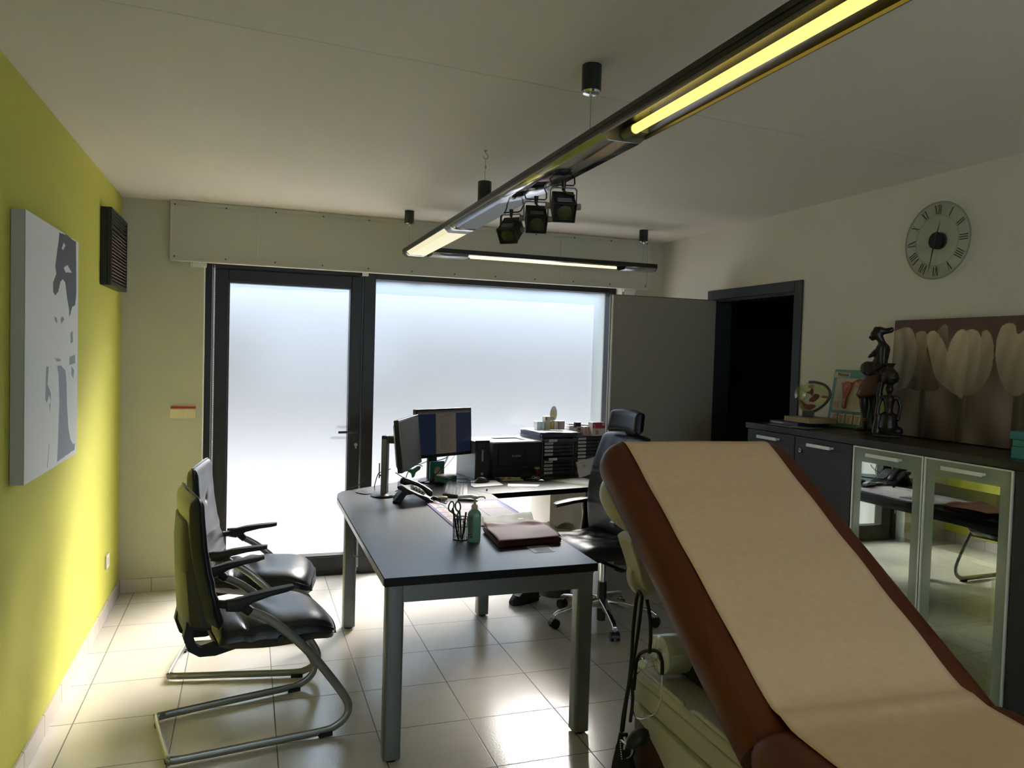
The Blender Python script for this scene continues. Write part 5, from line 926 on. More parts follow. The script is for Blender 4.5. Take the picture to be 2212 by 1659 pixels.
b = MB(); b.box((0, 0.0, 0.185), (0.055, 0.035, 0.35)); b.obj('stand_pole', SCRB, m1, bevel=0.004); b = MB(); b.box((0.029, 0.0, 0.175), (0.006, 0.028, 0.33)).box((-0.029, 0.0, 0.175), (0.006, 0.028, 0.33)); b.obj('silver_trim', SLV, m1, bevel=0.001)
b = MB(); b.box((0.03, -0.05, 0.335), (0.07, 0.11, 0.045)); b.obj('stand_arm', SCRB, m1, bevel=0.004)
b = MB(); b.box((0, 0.022, 0.12), (0.03, 0.02, 0.008)).box((-0.02, 0.028, 0.15), (0.006, 0.006, 0.09)); b.obj('cable_clip', SCRB, m1)
# phone
ph = thing('desk_phone', 'black office desk telephone with sloping handset in front of the edge-on monitor', 'phone', (1.665, -1.01, D), R(-12))
b = MB(); b.prism([(-0.085, 0), (-0.05, 0.0), (-0.02, 0.045), (0.02, 0.05), (0.11, 0.0), (0.135, 0.0), (0.135, 0.012), (-0.055, 0.098), (-0.075, 0.095), (-0.070, 0.078), (-0.045, 0.068), (-0.100, 0.004)], (0, -0.09, 0), (1, 0, 0), (0, 0, 1), (0, 1, 0), 0.19); b.obj('phone_body', BLP, ph, bevel=0.005)
SL = math.atan2(-0.086, 0.19); PM = Matrix.Rotation(-SL, 3, 'Y')
b = MB(); hs = []
for s_, w_, t_, zz in ((-0.100, 0.030, 0.014, 0.010), (-0.092, 0.048, 0.040, 0.010), (-0.065, 0.052, 0.044, 0.014), (-0.035, 0.040, 0.026, 0.024), (0.0, 0.036, 0.022, 0.028), (0.04, 0.038, 0.024, 0.025), (0.075, 0.050, 0.038, 0.014), (0.095, 0.046, 0.034, 0.010), (0.105, 0.028, 0.012, 0.008)):
    hs.append([PM @ Vector((s_, y_, zz+z_))+Vector((0.03, -0.055, 0.078)) for y_, z_ in rrect(w_, t_, min(w_, t_)*0.42)])
b.loft(hs); b.obj('handset', BLP, ph, smooth=60)
b = MB(); b.box(Vector((0.045, -0.083, 0.070)), (0.085, 0.004, 0.020), M=PM); b.obj('button_strip', mat('pale_buttons_panel', (0.5, 0.5, 0.5), 0.4), ph, bevel=0.004)
for k in range(4): MB().box(Vector((0.045, -0.0855, 0.070))+PM @ Vector((-0.027+0.018*k, 0, 0)), (0.010, 0.002, 0.008), M=PM).obj('button', BLP, ph)
b = MB(); b.box(PM @ Vector((0.02, 0.045, 0.004))+Vector((0.03, 0, 0.066)), (0.10, 0.06, 0.004), M=PM)
for i in range(4):
    for j in range(3): b.box(PM @ Vector((-0.02+0.022*i, 0.028+0.018*j, 0.007))+Vector((0.03, 0, 0.066)), (0.014, 0.012, 0.005), M=PM)
b.obj('keypad', SLV, ph)
b = MB(); hx = []
for i in range(170): a = i*0.75; s_ = i/170; cx_ = 0.12+0.09*s_+0.0; hx.append((cx_-0.02*math.sin(s_*3)+0.007*math.cos(a), -0.085+0.045*math.sin(s_*5)+0.007*math.sin(a)*0.5, 0.012+0.010*math.sin(s_*3.1)+0.007*math.sin(a)))
b.tube(hx, 0.0022, 6); b.obj('coiled_cord', RUB, ph, smooth=True)
# keyboard, mouse, papers
kb = thing('keyboard', 'black keyboard with pale glossy keys lying lengthwise beside the phone', 'keyboard', (2.005, -0.765, D), R(74))
b = MB(); b.prism([(-0.075, 0), (0.075, 0), (0.075, 0.022), (0.06, 0.026), (-0.07, 0.012), (-0.075, 0.008)], (-0.225, 0, 0), (0, 1, 0), (0, 0, 1), (1, 0, 0), 0.45); b.obj('keyboard_case', BLP, kb, bevel=0.003)
KM = mat('key_plastic', (0.10, 0.11, 0.12), 0.25, spec=0.9)
for r_, (y_, z_, ks) in enumerate(((0.055, 0.0265, 16), (0.034, 0.0225, 15), (0.015, 0.0195, 15), (-0.004, 0.0165, 14), (-0.023, 0.014, 13), (-0.042, 0.0115, 9))):
    b = MB(); x = -0.215; wd = 0.29/ks
    for k in range(ks): b.box((x+wd/2, y_, z_), (wd-0.003, 0.0155, 0.008)); x += wd
    for k in range(3): b.box((0.095+0.019*k, y_, z_), (0.016, 0.0155, 0.008))
    for k in range(4): b.box((0.158+0.0175*k, y_, z_), (0.0145, 0.0155, 0.008))
    b.obj('key_row', KM, kb, bevel=0.001)['kind'] = 'stuff'
mo = thing('computer_mouse', 'black computer mouse on a white pad behind the keyboard', 'mouse', (2.255, -0.50, D+0.004), R(20))
def ms(u, v): a = 2*math.pi*u; r = v; x = 0.058*math.cos(a)*r; y = 0.034*math.sin(a)*r*(1-0.1*math.cos(a)); return (x, y, 0.002+0.034*(1-r**2.4)*(1-0.25*math.cos(a)*r))
b = MB(); b.grid(32, 12, lambda u, v: ms(u, 1-v*0.999)); b.obj('mouse_shell', BLP, mo, smooth=True, solid=0.002)
b = MB(); b.cyl((-0.03, -0.003, 0.028), (-0.03, 0.003, 0.028), 0.008); b.obj('scroll_wheel', SLV, mo)
b = MB(); b.tube([(-0.055, 0, 0.006), (-0.10, 0.03, 0.003), (-0.15, 0.10, 0.003), (-0.10, 0.17, 0.003), (0.0, 0.16, 0.003)], 0.002, 6, smooth=6); b.obj('mouse_cable', RUB, mo, smooth=True)
def sheet(name, pts, m, label, cat, z=D, th=0.0015, group=None, **k):
    b = MB(); b.prism(pts, (0, 0, z), (1, 0, 0), (0, 1, 0), (0, 0, 1), th); return tag(b.obj(name, m, **k), label, cat, group)
sheet('mouse_pad', [(2.150, -0.60), (2.155, -0.665), (2.37, -0.615), (2.374, -0.43), (2.20, -0.42)], WPAP, 'white mouse pad under the black mouse', 'mouse pad', th=0.0035)
sheet('paper_slip', [(2.385, -0.655), (2.42, -0.555), (2.62, -0.63), (2.575, -0.70)], WPAP, 'narrow white sheet of paper lying to the side of the mouse pad', 'paper')
o = MB().tube([(0, 0, 0.006), (0.012, 0.035, 0.006), (0.02, 0.06, 0.006)], 0.0055, 10).obj('pen', mat('violet_pen', (0.06, 0.04, 0.20), 0.3), smooth=50); o.location = (2.20, -0.79, D); tag(o, 'short violet pen at the edge of the side desk by the sanitizer pump', 'pen')
# calendar desk pad
cp = thing('calendar_desk_pad', 'violet-bordered paper calendar desk pad in front of the keyboard', 'desk pad', (1.734, -1.757, D))
def cal(u, v):     # u to the right, v away
    if u < 0.035 or v < 0.025 or v > 0.975 or u > 0.975: return (104, 96, 150)
    if u < 0.17:
        k = (v*5.6) % 1; x = (u-0.035)/0.135
        if k < 0.10: return (104, 96, 150)
        if 0.25 < x < 0.8 and 0.2 < k < 0.42: return ((190, 120, 116), (150, 150, 180), (196, 140, 116), (198, 150, 150), (130, 140, 180), (180, 110, 110))[int(v*5.6) % 6]
        if 0.15 < x < 0.7 and 0.55 < k < 0.75 and int(x*14) % 2: return (140, 138, 150)
        return (196, 188, 190)
    if u < 0.20: return (110, 104, 156)
    if u > 0.93 and 0.25 < v < 0.9: return (150, 156, 196)
    x, y = (u-0.20)/0.75, v
    if abs((y*3.2) % 1-0.02) < 0.012 or abs((x*2) % 1-0.01) < 0.006: return (130, 128, 150)
    return (196, 190, 198)
cpw = 0.44; cpl = 0.66
b = MB(); b.bx(0, cpw, 0.0, cpl, 0, 0.003); b.obj('pad_block', mat('pad_dark_edge', (0.05, 0.02, 0.05), 0.6), cp)
picture('calendar_sheet', (0, 0, 0.0034), (cpw, 0, 0), (0, cpl, 0), 90, 130, cal, cp, 0.85)
en = thing('envelope', 'crumpled white envelope with a small window lying on the desk pad by the red folder', 'envelope', (0, 0, D+0.005))
def q4(P, u, v): return Vector(P[0])*(1-u)*(1-v)+Vector(P[1])*u*(1-v)+Vector(P[2])*u*v+Vector(P[3])*(1-u)*v
EP = [(1.872, -1.80, 0.006), (2.150, -1.785, 0.006), (2.200, -1.585, 0.012), (1.925, -1.60, 0.004)]
b = MB(); b.grid(24, 14, lambda u, v: q4(EP, u, v)+Vector((0, 0, 0.010*math.sin(u*5+v*3)*math.sin(v*3.1)*u+0.010*u*v+0.002*math.sin(u*17)))); b.obj('envelope_sheet', mat('envelope_paper', (0.56, 0.55, 0.52), 0.7), en, smooth=True, solid=0.006)
b = MB(); b.grid(6, 3, lambda u, v: q4(EP, 0.68+0.10*u, 0.18+0.12*v)+Vector((0, 0, 0.016))); b.obj('envelope_window', mat('green_grey_stamp', (0.16, 0.19, 0.12), 0.4), en)
rfd = thing('red_folder', 'thick dull red paper folder tied across, at the office chair side of the desk', 'folder', (0, 0, D))
FP = [(1.828, -2.185, 0), (2.140, -2.150, 0), (2.165, -1.885, 0), (1.850, -1.875, 0)]
b = MB(); 
for k in range(5): z = 0.003+k*0.0045; b.prism([(x+0.003*math.sin(k*9+i), y+0.003*math.cos(k*7+i)) for i, (x, y, _) in enumerate(FP)], (0, 0, z), (1, 0, 0), (0, 1, 0), (0, 0, 1), 0.0042)
b.obj('folder_pages', mat('dark_red_edge', (0.07, 0.012, 0.015), 0.6), rfd)
b = MB(); b.grid(26, 20, lambda u, v: q4(FP, u, v)*1.0+Vector((0, 0, 0.033+0.003*math.sin(u*7+1)*math.sin(v*5)-0.006*max(0, 0.1-v)*10*0.5+(0.018*max(0, (v-0.85)/0.15)*(0.6+0.4*math.sin(u*9+1)))))); b.obj('folder_cover', mat('dull_red_card', (0.34, 0.13, 0.13), 0.5), rfd, smooth=True, solid=0.0015)
sheet('card', [(1.952, -2.300), (2.052, -2.295), (2.062, -2.185), (1.955, -2.188)], mat('grey_card', (0.30, 0.28, 0.26), 0.35), 'small grey printed card on the bare desktop below the red folder', 'card', th=0.001)
b = MB(); b.prism([(1.973, -2.290), (2.045, -2.285), (2.052, -2.195), (1.978, -2.198)], (0, 0, D+0.0011), (1, 0, 0), (0, 1, 0), (0, 0, 1), 0.0004); o = b.obj('card_print', mat('card_print', (0.22, 0.21, 0.21), 0.5)); o.parent = bpy.data.objects['card']
# sanitizer bottle
sa = thing('sanitizer_bottle', 'green hand sanitizer pump bottle standing on the desk beside the pen cup', 'bottle', (1.752, -2.045, D), R(-14))
GRN = mat('mint_bottle', (0.17, 0.40, 0.31), 0.22, spec=0.6)
b = MB(); b.loft([[Vector((x, y, z)) for x, y in rrect(w, w*0.62, w*0.2, 6)] for z, w in ((0.0, 0.054), (0.004, 0.060), (0.10, 0.061), (0.128, 0.060), (0.138, 0.050), (0.146, 0.034), (0.150, 0.027))]); b.obj('bottle_body', GRN, sa, smooth=40)
LBM = mat('olive_label', (0.13, 0.20, 0.11), 0.5); b = MB(); b.bx(-0.0295, -0.006, -0.0196, -0.0190, 0.018, 0.125); lb = b.obj('label', LBM, sa)
b = MB()
for k in range(11): b.bx(-0.027, -0.013+0.004*math.sin(k*5), -0.0199, -0.0196, 0.048+k*0.0065, 0.050+k*0.0065)
for k in range(3): b.bx(-0.0265+k*0.006, -0.0225+k*0.006, -0.0199, -0.0196, 0.034, 0.040)
b.bx(-0.02, -0.009, -0.0199, -0.0196, 0.024, 0.028); b.obj('label_text', INK, lb)
CAPM = mat('olive_white_pump', (0.50, 0.50, 0.34), 0.4)
b = MB(); b.lathe([(0.001, 0.150), (0.0145, 0.150), (0.0150, 0.166), (0.012, 0.170), (0.006, 0.173), (0.0045, 0.195), (0.010, 0.197), (0.0155, 0.199), (0.0155, 0.206), (0.012, 0.209), (0.001, 0.210)], n=28); b.obj('pump', CAPM, sa, smooth=40)
b = MB(); b.tube([(0.010, 0, 0.204), (0.030, 0, 0.207), (0.043, 0, 0.205), (0.047, 0, 0.197)], 0.0032, 10, smooth=4); b.obj('spout', CAPM, sa, smooth=60)
# pen cup with scissors
pc = thing('pen_cup', 'black mesh pen cup behind the sanitizer bottle', 'pen holder', (1.705, -1.985, D))
b = MB(); 
for k in range(20): a = 2*math.pi*k/20; b.tube([(0.034*math.cos(a), 0.034*math.sin(a), 0.002), (0.036*math.cos(a), 0.036*math.sin(a), 0.10)], 0.0010, 5)
for z in range(14): b.tube([(0.035*math.cos(2*math.pi*k/24), 0.035*math.sin(2*math.pi*k/24), 0.004+z*0.0072) for k in range(25)], 0.0007, 4)
b.tube([(0.036*math.cos(2*math.pi*k/24), 0.036*math.sin(2*math.pi*k/24), 0.10) for k in range(25)], 0.0022, 6); b.obj('mesh_wall', BLP, pc)
MB().cyl((0, 0, 0), (0, 0, 0.003), 0.036, n=28).obj('cup_base', BLP, pc)
sc = thing('scissors', 'grey-handled scissors standing handles up in the pen cup', 'scissors', (1.700, -1.985, D+0.005), R(15)); sc.rotation_euler = (0, R(-8), R(12))
HM = mat('grey_handle', (0.13, 0.13, 0.12), 0.4)
for s_, ang in ((-1, 18), (1, -4)):
    b = MB(); c_ = Vector((-0.008+s_*0.017, 0, 0.152-0.004*s_)); Q = Matrix.Rotation(R(ang), 3, 'Y')
    b.tube([c_+Q @ Vector((0.013*math.cos(2*math.pi*k/24), 0, 0.022*math.sin(2*math.pi*k/24))) for k in range(25)], 0.0038, 10); b.tube([c_+Q @ Vector((0, 0, -0.022)), (0.0, 0, 0.105)], 0.0042, 8); b.obj('scissor_handle', HM, sc, smooth=60)
MB().prism([(-0.006, 0.11), (0.006, 0.11), (0.003, 0.0), (-0.001, 0.0)], (0, -0.001, 0), (1, 0, 0), (0, 0, 1), (0, 1, 0), 0.002).obj('blade', CHROME, sc)
for k, (x, y, lean, cl, lb_, hh) in enumerate(((-0.014, -0.012, (-0.03, 0.0), (0.01, 0.012, 0.03), 'navy pen standing at the front of the pen cup', 0.148), (0.0, -0.018, (-0.01, 0.01), (0.01, 0.10, 0.10), 'teal pen leaning in the pen cup', 0.135), (0.012, 0.004, (0.01, -0.01), (0.01, 0.04, 0.03), 'dark green pen in the pen cup', 0.125))):
    o = MB().tube([(x, y, 0.003), (x+lean[0], y+lean[1], hh)], 0.0045, 10).obj('pen', mat('pen_%d' % k, cl, 0.3), smooth=50); o.location = (1.705, -1.985, D+0.001); tag(o, lb_, 'pen', 'pens in the mesh cup')
# odds and ends between phone and scissors
for k, (x, y) in enumerate(((1.80, -1.015), (1.86, -1.02))):
    o = MB().lathe([(0.002, 0.0), (0.020, 0.001), (0.026, 0.008), (0.022, 0.016), (0.002, 0.020)], n=24, sx=1.15).obj('sponge_pad', mat('beige_sponge', (0.36, 0.33, 0.26), 0.8), smooth=True); o.location = (x, y, D); tag(o, ('round beige pad nearest the phone cord', 'round beige pad on the side of the scissors')[k], 'pad', 'round beige pads above the calendar')
ho = thing('stapler', 'white and grey stapler behind the scissors handles', 'stapler', (1.985, -1.105, D), R(-20))
b = MB(); b.prism([(-0.06, 0), (0.06, 0), (0.062, 0.01), (0.03, 0.014), (-0.055, 0.016)], (0, -0.018, 0), (1, 0, 0), (0, 0, 1), (0, 1, 0), 0.036); b.obj('stapler_base', BLP, ho, bevel=0.002)
b = MB(); b.prism([(-0.058, 0.018), (0.0, 0.022), (0.06, 0.022), (0.062, 0.034), (0.02, 0.042), (-0.058, 0.034)], (0, -0.016, 0), (1, 0, 0), (0, 0, 1), (0, 1, 0), 0.032); b.obj('stapler_top', mat('pale_blue_plastic', (0.42, 0.46, 0.52), 0.3), ho, bevel=0.004)
# boxes under the document monitor
bx_ = thing('picture_card_stand', 'teal card box printed with a round picture, leaning against the monitor stand', 'box', (1.955, -0.455, D+0.019), R(14))
def card(u, v):
    d = math.hypot((u-0.52)*1.0, (v-0.52)*1.1)
    if d < 0.16: return (130, 120, 100)
    if d < 0.24: return (150, 96, 70) if v > 0.5 else (176, 150, 100)
    if v < 0.2 and (u < 0.2 or u > 0.7): return (130, 70, 74)
    if v < 0.18: return (50, 80, 110)
    return (20, 92, 88)
b = MB(); b.bx(-0.052, 0.052, -0.004, 0.012, 0, 0.125); b.obj('card_box', mat('dark_teal_card', (0.01, 0.10, 0.09), 0.5), bx_)
picture('card_picture', (-0.052, -0.0045, 0.0), (0.104, 0, 0), (0, 0, 0.125), 36, 42, card, bx_, 0.4)
for k in range(2):
    o = MB().bx(-0.055, 0.055, -0.05, 0.05, 0, 0.0195).obj('green_box', mat('green_medicine_box', (0.01, 0.085, 0.055), 0.45), bevel=0.001); o.location = (2.0, -0.515, D+0.0195+0.020*k-0.0005); o.rotation_euler = (0, 0, R(38)); tag(o, ('flat green box directly on the monitor foot', 'flat green box on top of another one under the monitor')[k], 'box', 'flat green boxes under the monitor')
    MB().bx(-0.05, -0.005, -0.0505, -0.05, 0.006, 0.012).obj('box_print', mat('pale_green_print', (0.2, 0.35, 0.28), 0.5), o)
for o in (o,): pass
pn = MB(); pn.bx(-0.05, 0.05, -0.04, 0.04, 0, 0.003); o = tag(pn.obj('note_pad', mat('pink_white_pad', (0.62, 0.52, 0.52), 0.6)), 'pinkish white note pad on top of the green boxes', 'note pad'); o.location = (2.0, -0.51, D+0.0600); o.rotation_euler = (0, 0, R(34))
# cables on the desk, green plug
def cable(label, pts, r=0.003, m=RUB, n='cable', grp='loose black cables behind the monitors'):
    o = MB().tube([Vector(p) for p in pts], r, 7, smooth=7).obj(n, m, smooth=True); tag(o, label, 'cable', grp); return o
Dz = D+0.0025
cable('black cable looping on the desk at the foot of the tall monitor stand', [(1.42, -0.66, Dz), (1.395, -0.72, Dz), (1.44, -0.79, Dz), (1.50, -0.74, Dz), (1.51, -0.68, Dz+0.03), (1.525, -0.70, Dz+0.10), (1.55, -0.66, Dz+0.11), (1.62, -0.60, Dz+0.12)])
cable('black cable running over the back edge of the desk from the tall stand', [(1.50, -0.62, Dz+0.08), (1.46, -0.60, Dz+0.05), (1.40, -0.61, Dz+0.01), (1.355, -0.605, Dz), (1.34, -0.60, -0.03+TZ)])
cable('black cable curving from the monitor down to the green plug', [(1.66, -0.62, Dz+0.14), (1.72, -0.58, Dz+0.10), (1.80, -0.50, Dz+0.13), (1.86, -0.44, Dz+0.11)])
cable('black cable crossing in front of the teal card box', [(2.02, -0.47, Dz+0.17), (1.985, -0.50, Dz+0.12), (1.93, -0.52, Dz+0.06), (1.86, -0.52, Dz+0.02), (1.78, -0.50, Dz+0.02), (1.72, -0.52, Dz+0.05), (1.66, -0.56, Dz+0.09)])
cable('black cable lying on the desk behind the phone', [(1.60, -0.78, Dz), (1.66, -0.68, Dz), (1.74, -0.62, Dz), (1.82, -0.50, Dz), (1.90, -0.34, Dz)])
cable('black cable bulging upward between the two monitors', [(1.74, -0.60, Dz), (1.73, -0.56, Dz+0.06), (1.78, -0.50, Dz+0.115), (1.86, -0.40, Dz+0.12), (1.92, -0.34, Dz+0.13)])
cable('black cable swinging from the document monitor toward the computer', [(2.07, -0.34, Dz+0.20), (2.05, -0.33, Dz+0.15), (1.98, -0.30, Dz+0.12), (1.93, -0.26, Dz+0.09)], 0.003)
cable('thin black cable hanging between the document monitor and the computer', [(2.10, -0.25, Dz+0.19), (2.08, -0.22, Dz+0.11), (2.04, -0.20, Dz+0.02), (2.10, -0.24, Dz), (2.20, -0.38, Dz), (2.17, -0.42, Dz)], 0.0014)
cable('thin black cable crossing another one beside the computer', [(2.15, -0.24, Dz+0.18), (2.10, -0.22, Dz+0.10), (2.02, -0.19, Dz+0.01), (1.98, -0.18, Dz)], 0.0014)
cable('black cable stretched flat on the desk from the monitor foot toward the phone', [(1.79, -0.77, Dz), (1.84, -0.70, Dz), (1.93, -0.58, Dz)], 0.002)
gp_ = thing('green_plug', 'green three-way plug hanging among the cables between the monitors', 'plug', (1.775, -0.55, D+0.09))
b = MB(); b.prism([(-0.045, 0.012), (-0.035, 0.026), (0.0, 0.022), (0.03, 0.040), (0.05, 0.038), (0.045, 0.018), (0.018, 0.0), (0.008, -0.030), (-0.006, -0.036), (-0.012, -0.008)], (0, -0.01, 0), (1, 0, 0), (0, 0, 1), (0, 1, 0), 0.022); b.obj('plug_body', mat('green_plastic', (0.04, 0.17, 0.06), 0.4), gp_, bevel=0.004)
# computer, printer
RZ = R(9.6)
pt = thing('computer_tower', 'small black desktop computer between the monitor and the printer', 'computer', (2.295, -0.345, D), RZ)
b = MB(); b.bx(-0.052, 0.052, 0, 0.30, 0, 0.262); b.obj('computer_case', mat('grey_metal_case', (0.22, 0.23, 0.24), 0.4, 0.3), pt, bevel=0.002)
b = MB(); b.bx(-0.054, 0.054, -0.014, 0.0, 0, 0.270); b.obj('front_panel', BLP, pt, bevel=0.004)
MB().bx(-0.008, 0.006, -0.0148, -0.014, 0.125, 0.205).obj('disc_slot', mat('pale_slot', (0.30, 0.30, 0.27), 0.4), pt)
b = MB()
for i in range(2):
    for j in range(3): b.bx(-0.032+j*0.018, -0.026+j*0.018, -0.0148, -0.014, 0.225+i*0.014, 0.231+i*0.014)
b.obj('front_port', SLV, pt); MB().bx(-0.010, 0.008, -0.0148, -0.014, 0.030, 0.046).obj('sticker', LABEL, pt)
pi = thing('printer', 'black and white laser printer in front of the window', 'printer', (2.565, -0.30, D), RZ)
b = MB(); b.prism([(-0.195, 0.0), (0.195, 0.0), (0.195, 0.245), (-0.195, 0.245)], (0, -0.012, 0), (1, 0, 0), (0, 0, 1), (0, 1, 0), 0.34); b.obj('printer_body', BLM, pi, bevel=0.006)
GT = mat('pale_printer_top', (0.55, 0.57, 0.60), 0.35)
b = MB(); b.bx(-0.195, -0.10, -0.015, 0.33, 0.245, 0.256).bx(0.12, 0.195, -0.015, 0.33, 0.245, 0.256).bx(-0.10, 0.12, -0.015, 0.06, 0.245, 0.256).bx(-0.10, 0.12, 0.24, 0.33, 0.245, 0.256); b.obj('printer_top', GT, pi, bevel=0.003)
b = MB(); b.bx(-0.10, 0.12, 0.06, 0.24, 0.2455, 0.247); b.obj('output_tray', BLP, pi)
b = MB(); b.bx(-0.150, 0.180, -0.0165, -0.012, 0.08, 0.235).bx(-0.17, 0.185, -0.0165, -0.012, 0.006, 0.072); b.obj('front_cover', BLM, pi, bevel=0.003)
b = MB(); b.bx(-0.075, 0.06, -0.018, -0.012, 0.222, 0.230); b.obj('grip_slot', RUB, pi)
text('printer_brand_text', 'brother', 0.024, frame((-0.008, -0.0172, 0.155), (1, 0, 0), (0, 0, 1)), mat('grey_lettering', (0.35, 0.35, 0.33), 0.4), pi)
# drawer tower trays
TRM = mat('dark_tray_plastic', (0.035, 0.04, 0.045), 0.35)
def trays(name, label, loc, n, pulled, w, hgt):
    t = thing(name, label, 'desk organizer', loc, RZ, 'stacked drawer trays on the side desk')
    b = MB(); b.bx(-w/2, -w/2+0.008, 0, 0.33, 0, hgt).bx(w/2-0.008, w/2, 0, 0.33, 0, hgt).bx(-w/2, w/2, 0.322, 0.33, 0, hgt).bx(-w/2, w/2, 0, 0.33, hgt, hgt+0.006).bx(-w/2, w/2, 0.002, 0.33, 0, 0.006); b.obj('tray_case', mat('grey_tray_case', (0.10, 0.11, 0.12), 0.35), t, bevel=0.002)
    sp = (hgt-0.006)/n
    for k in range(n):
        z0 = 0.008+k*sp; y0 = -0.004-pulled.get(k, 0); b = MB()
        b.bx(-w/2+0.010, w/2-0.010, y0, y0+0.004, z0, z0+sp-0.005).bx(-w/2+0.010, w/2-0.010, y0, y0+0.30, z0, z0+0.0015).bx(-w/2+0.010, -w/2+0.012, y0, y0+0.30, z0, z0+sp*0.6).bx(w/2-0.012, w/2-0.010, y0, y0+0.30, z0, z0+sp*0.6)
        dr = b.obj('drawer', TRM, t, bevel=0.0008)
        b = MB(); b.bx(-w/2+0.020, -w/2+0.090, y0-0.001, y0, z0+0.003, z0+sp-0.007); lb = b.obj('paper_label', LABEL, dr)
        b = MB(); x = -w/2+0.026
        for q in range(5): b.bx(x, x+0.004+0.003*((q*k) % 3), y0-0.0013, y0-0.001, z0+sp*0.40, z0+sp*0.40+0.0022); x += 0.010
        b.obj('handwriting', INK, lb)
        if k in pulled: b = MB(); b.bx(-w/2+0.016, w/2-0.016, y0+0.006, y0+0.28, z0+0.003, z0+0.010); b.obj('tray_papers', mat('green_paper', (0.16, 0.24, 0.09), 0.7) if k < n-2 else WPAP, dr)
    return t
trays('drawer_tray_tower', 'dark stack of labelled letter trays beside the printer, two drawers pulled out', (2.905, -0.245, D), 10, {9: 0.055, 4: 0.06}, 0.275, 0.272)
trays('drawer_tray_tower', 'dark stack of labelled letter trays half hidden behind the office chair', (3.19, -0.19, D), 10, {}, 0.275, 0.272)
ZT2 = D+0.2795
fo = thing('navy_folder', 'navy blue folder full of white papers lying on the first tray tower', 'folder', (2.885, -0.17, ZT2), RZ)
b = MB(); b.bx(-0.16, 0.15, -0.10, 0.22, 0, 0.003).bx(-0.155, 0.15, -0.095, 0.21, 0.024, 0.027); b.obj('folder_cover', mat('navy_plastic', (0.02, 0.02, 0.07), 0.3), fo, bevel=0.001)
b = MB(); b.bx(-0.150, 0.155, -0.10, 0.21, 0.0035, 0.0235); b.obj('folder_papers', mat('dark_blue_page_edges', (0.06, 0.06, 0.10), 0.6), fo)
b = MB(); b.grid(14, 8, lambda u, v: (-0.15+0.31*u, -0.105+0.31*v, 0.031+0.003*math.sin(u*6)+0.004*v)); b.obj('loose_sheet', WPAP, fo, smooth=True, solid=0.003)
b = MB(); b.tube([(-0.16, -0.10, 0.0), (-0.17, -0.105, 0.016), (-0.155, -0.10, 0.032), (-0.13, -0.10, 0.030)], 0.005, 8, smooth=4); b.obj('curled_corner', mat('navy_plastic', (0.02, 0.02, 0.07), 0.3), fo)
def carton(label, x, y, z, w, d, h, cl, rz=0, face=None, grp='small medicine boxes on the tray towers'):
    o = MB().bx(-w/2, w/2, -d/2, d/2, 0, h).obj('medicine_box', mat('carton_%s' % label[:14], cl, 0.5), bevel=0.0008); o.location = (x, y, z); o.rotation_euler = (0, 0, RZ+rz); tag(o, label, 'box', grp)
    if face:
        for (a, b_, c_, e, m_) in face: MB().bx(-w/2+a*w, -w/2+b_*w, -d/2-0.0006, -d/2, c_*h, e*h).obj('box_print', m_, o)
    return o
ZB = ZT2+0.0385; RD = mat('red_print', (0.38, 0.02, 0.05), 0.5)
BEI = (0.36, 0.32, 0.24)
carton('thin white upright box, first of the row on the navy folder', 2.79, -0.10, ZB, 0.030, 0.05, 0.060, (0.62, 0.6, 0.62))
carton('thin pale blue upright box beside the thin white one', 2.822, -0.105, ZB, 0.022, 0.05, 0.060, (0.42, 0.60, 0.64))
carton('beige upright box in the middle of the row on the folder', 2.860, -0.11, ZB, 0.042, 0.05, 0.072, BEI, face=[(0.0, 0.12, 0, 1, mat('olive_print', (0.3, 0.33, 0.2), 0.5))])
carton('narrow yellow and beige upright box in the row on the folder', 2.892, -0.115, ZB, 0.014, 0.05, 0.056, (0.40, 0.34, 0.08))
carton('plain beige upright box standing in front of the disc', 2.920, -0.12, ZB, 0.032, 0.05, 0.066, (0.38, 0.34, 0.27))
carton('grey-brown square box at the end of the row on the folder', 2.970, -0.105, ZB, 0.052, 0.05, 0.064, (0.17, 0.145, 0.14))
carton('long beige box with a red end lying flat on the upright boxes', 2.872, -0.11, ZB+0.0725, 0.075, 0.045, 0.026, (0.40, 0.36, 0.28), face=[(0.06, 0.2, 0.05, 0.95, RD)])
dc = thing('compact_disc', 'compact disc with yellow print standing upright on the boxes', 'disc', (2.925, -0.082, ZB+0.115), RZ)
q = Matrix.Rotation(R(90), 3, 'X'); q2 = Matrix.Rotation(R(32), 3, 'Z')
MB().lathe([(0.0075, -0.0006), (0.058, -0.0006), (0.058, 0.0006), (0.0075, 0.0006)], n=48, M=q2 @ q).obj('disc_plate', mat('disc_silver', (0.45, 0.50, 0.52), 0.25, 0.4), dc, smooth=40)
MB().lathe([(0.012, -0.0010), (0.034, -0.0010), (0.034, 0.0010), (0.012, 0.0010)], c=(0, 0, -0.008), n=40, M=q2 @ q).obj('yellow_print', mat('yellow_print', (0.45, 0.36, 0.08), 0.4), dc)
stp = thing('date_stamp', 'black self-inking stamp with white base on the tray tower by the red medicine box', 'stamp', (3.105, -0.12, ZT2+0.021), RZ)
MB().bx(-0.025, 0.025, -0.018, 0.018, 0.030, 0.075).obj('stamp_cap', BLP, stp, bevel=0.008); MB().bx(-0.021, 0.021, -0.019, 0.019, 0.0, 0.042).obj('stamp_body', mat('stamp_cream', (0.42, 0.41, 0.34), 0.4), stp, bevel=0.003); MB().bx(-0.008, 0.014, -0.0196, -0.019, 0.018, 0.028).obj('stamp_text', INK, stp)
